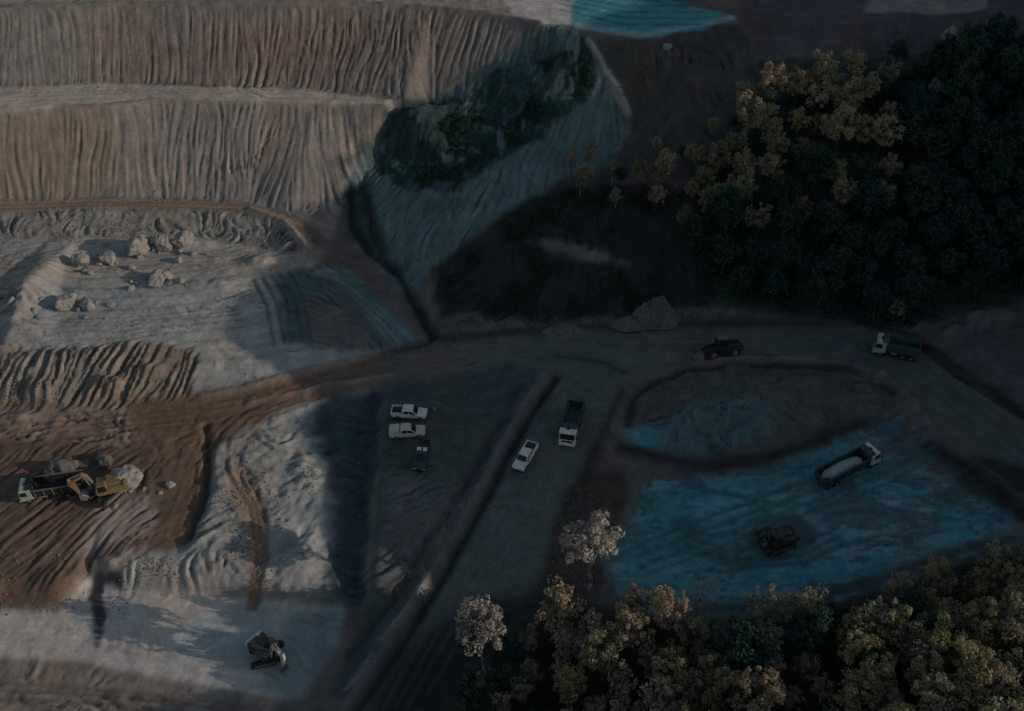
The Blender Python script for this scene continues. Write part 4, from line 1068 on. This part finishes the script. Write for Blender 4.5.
for (x, y, px, py) in scatter(FOREST, 3.7, 4200):
    u = random.random()
    if px < 860 and py < 165: k = 'tan' if u < .85 else 'grey'
    elif px < 905 and py < 245 and px - 700 < (330 - py) * 1.6: k = 'grey' if u < .4 else 'tan' if u < .7 else 'olive' if u < .85 else 'dark'
    else: k = 'dark'
    tree(k, x, y, random.uniform(.6, 1.02), {'tan': 'tan-leaved tree on the sunlit brow of the right hillside', 'olive': 'olive-yellow tree on the right hillside', 'grey': 'grey-green tree on the upper left side of the right hillside',
         'dark': 'dark green tree in the shaded forest on the right hillside'}[k], 'trees of the hillside forest', random.uniform(.9, 1.1))

# ------------------------------------------------------------------ undergrowth: uncountable low scrub
def scrub(name, polys, count, leaf, mat, hgt, label, thresh=-.2):
    P = []
    per = count // len(polys)
    r = np.random.default_rng(len(name) + count)
    ok = np.zeros(X.shape)
    for p in polys: ok = np.maximum(ok, inside(p, 8, 1))
    dens = ok * np.clip(fbm(X / 3.5, Y / 3.5, 201, 4) - thresh, 0, 1)
    dens = dens / dens.sum()
    ids = r.choice(dens.size, count, p=dens.ravel())
    j, i = np.unravel_index(ids, X.shape)
    x = X[j, i] + r.uniform(-.3, .3, count); y = Y[j, i] + r.uniform(-.3, .3, count)
    bush = np.clip(fbm(x / 2.4, y / 2.4, 205, 3) + .45, .1, 1.3)
    z = Zf[j, i] + r.uniform(.0, 1, count) * hgt * bush
    p = np.stack([x, y, z], -1)
    nr = r.standard_normal((count, 3)) * .7 + np.array([0, 0, .9]); nr /= np.linalg.norm(nr, axis=1, keepdims=True)
    a = np.cross(nr, r.standard_normal((count, 3))); a /= np.linalg.norm(a, axis=1, keepdims=True); b = np.cross(nr, a)
    L = leaf * r.uniform(.6, 1.3, count)[:, None]
    Q = np.stack([p - a * L, p - b * L * .6, p + a * L, p + b * L * .6], 1)
    me = bpy.data.meshes.new(name)
    me.vertices.add(count * 4); me.vertices.foreach_set('co', Q.astype(np.float32).ravel())
    me.loops.add(count * 4); me.loops.foreach_set('vertex_index', np.arange(count * 4, dtype=np.int32))
    me.polygons.add(count); me.polygons.foreach_set('loop_start', np.arange(0, count * 4, 4, dtype=np.int32))
    me.update(); me.validate(); me.materials.append(mat)
    o = bpy.data.objects.new(name, me); COL.objects.link(o)
    return tag(o, label, 'undergrowth', None, 'stuff')
scrub('undergrowth', [[(440, 125), (480, 105), (540, 62), (585, 50), (590, 75), (576, 108), (520, 148), (450, 180), (410, 178)]], 30000, .13, M['leaf_dark'], .9, 'dark low scrub covering the slope of the ravine', .05)
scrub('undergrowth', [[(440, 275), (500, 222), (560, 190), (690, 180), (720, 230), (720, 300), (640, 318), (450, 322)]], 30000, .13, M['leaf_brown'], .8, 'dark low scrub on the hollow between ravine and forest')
scrub('undergrowth', [FOREST], 50000, .26, M['leaf_dark'], 2.0, 'dark scrub growing under the hillside forest', -.6)
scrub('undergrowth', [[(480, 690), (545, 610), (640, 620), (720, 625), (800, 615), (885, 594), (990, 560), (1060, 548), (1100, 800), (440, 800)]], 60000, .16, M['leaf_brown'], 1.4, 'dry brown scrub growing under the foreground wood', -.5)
scrub('undergrowth', [[(560, 500), (618, 470), (625, 510), (602, 560), (600, 600), (550, 600)]], 16000, .09, M['leaf_pink'], .5, 'dry brown scrub between the lower road and the blue mud flat')

def gravel(name, dens, count, smin, smax, mat, label):
    r = np.random.default_rng(count)
    d = np.clip(dens, 0, None); d = d / d.sum()
    ids = r.choice(d.size, count, p=d.ravel()); j, i = np.unravel_index(ids, X.shape)
    x = X[j, i] + r.uniform(-.15, .15, count); y = Y[j, i] + r.uniform(-.15, .15, count); z = Zf[j, i]
    oct_ = np.array([(1, 0, 0), (0, 1, 0), (-1, 0, 0), (0, -1, 0), (0, 0, 1), (0, 0, -.5)], float)
    fc = np.array([(0, 1, 4), (1, 2, 4), (2, 3, 4), (3, 0, 4), (1, 0, 5), (2, 1, 5), (3, 2, 5), (0, 3, 5)])
    sz = smin * (smax / smin) ** (r.random(count) ** 2.2)
    v = oct_[None] * sz[:, None, None] * r.uniform(.6, 1.25, (count, 6, 1))
    a = r.uniform(0, 6.28, count); ca, sa = np.cos(a)[:, None], np.sin(a)[:, None]
    vx = v[..., 0] * ca - v[..., 1] * sa + x[:, None]; vy = v[..., 0] * sa + v[..., 1] * ca + y[:, None]; vz = v[..., 2] * .8 + z[:, None]
    co = np.stack([vx, vy, vz], -1).reshape(-1, 3)
    li = (fc[None] + (np.arange(count) * 6)[:, None, None]).reshape(-1)
    me = bpy.data.meshes.new(name); me.vertices.add(len(co)); me.vertices.foreach_set('co', co.astype(np.float32).ravel())
    me.loops.add(len(li)); me.loops.foreach_set('vertex_index', li.astype(np.int32))
    me.polygons.add(len(li) // 3); me.polygons.foreach_set('loop_start', np.arange(0, len(li), 3, dtype=np.int32))
    me.update(); me.validate(); me.materials.append(mat)
    o = bpy.data.objects.new(name, me); COL.objects.link(o)
    return tag(o, label, 'gravel', None, 'stuff')
patch = np.clip(fbm(X / 4, Y / 4, 301, 4) + .05, 0, 1)
toe1 = inside([(-20, 196), (250, 198), (320, 230), (300, 258), (200, 244), (-20, 244)], 5); toe2 = inside([(-20, 76), (300, 80), (420, 96), (400, 108), (300, 94), (-20, 96)], 4)
left = inside([(-20, 240), (300, 250), (250, 390), (215, 450), (370, 400), (365, 600), (100, 590), (-20, 600)], 5)
edge = inside([(-20, 560), (130, 540), (130, 610), (-20, 620)], 6)
gravel('gravel', patch * left * (.15 + block * (PX < 315) + hairy) * (1 - brown) + toe1 * .5 * patch + toe2 * .04 + edge * patch * .5, 9000, .05, .24, M['gravel'], 'pale loose stones strewn over the left working floor')
right = np.clip(isl * patch * 1.5 + inside([(430, 318), (740, 312), (740, 326), (440, 342)], 4) * .6 + pad * patch * .5 + bank * patch * .3, 0, None)
gravel('gravel', right, 6000, .05, .26, M['greyrock'], 'grey loose stones strewn over the shaded ground and the earth island')
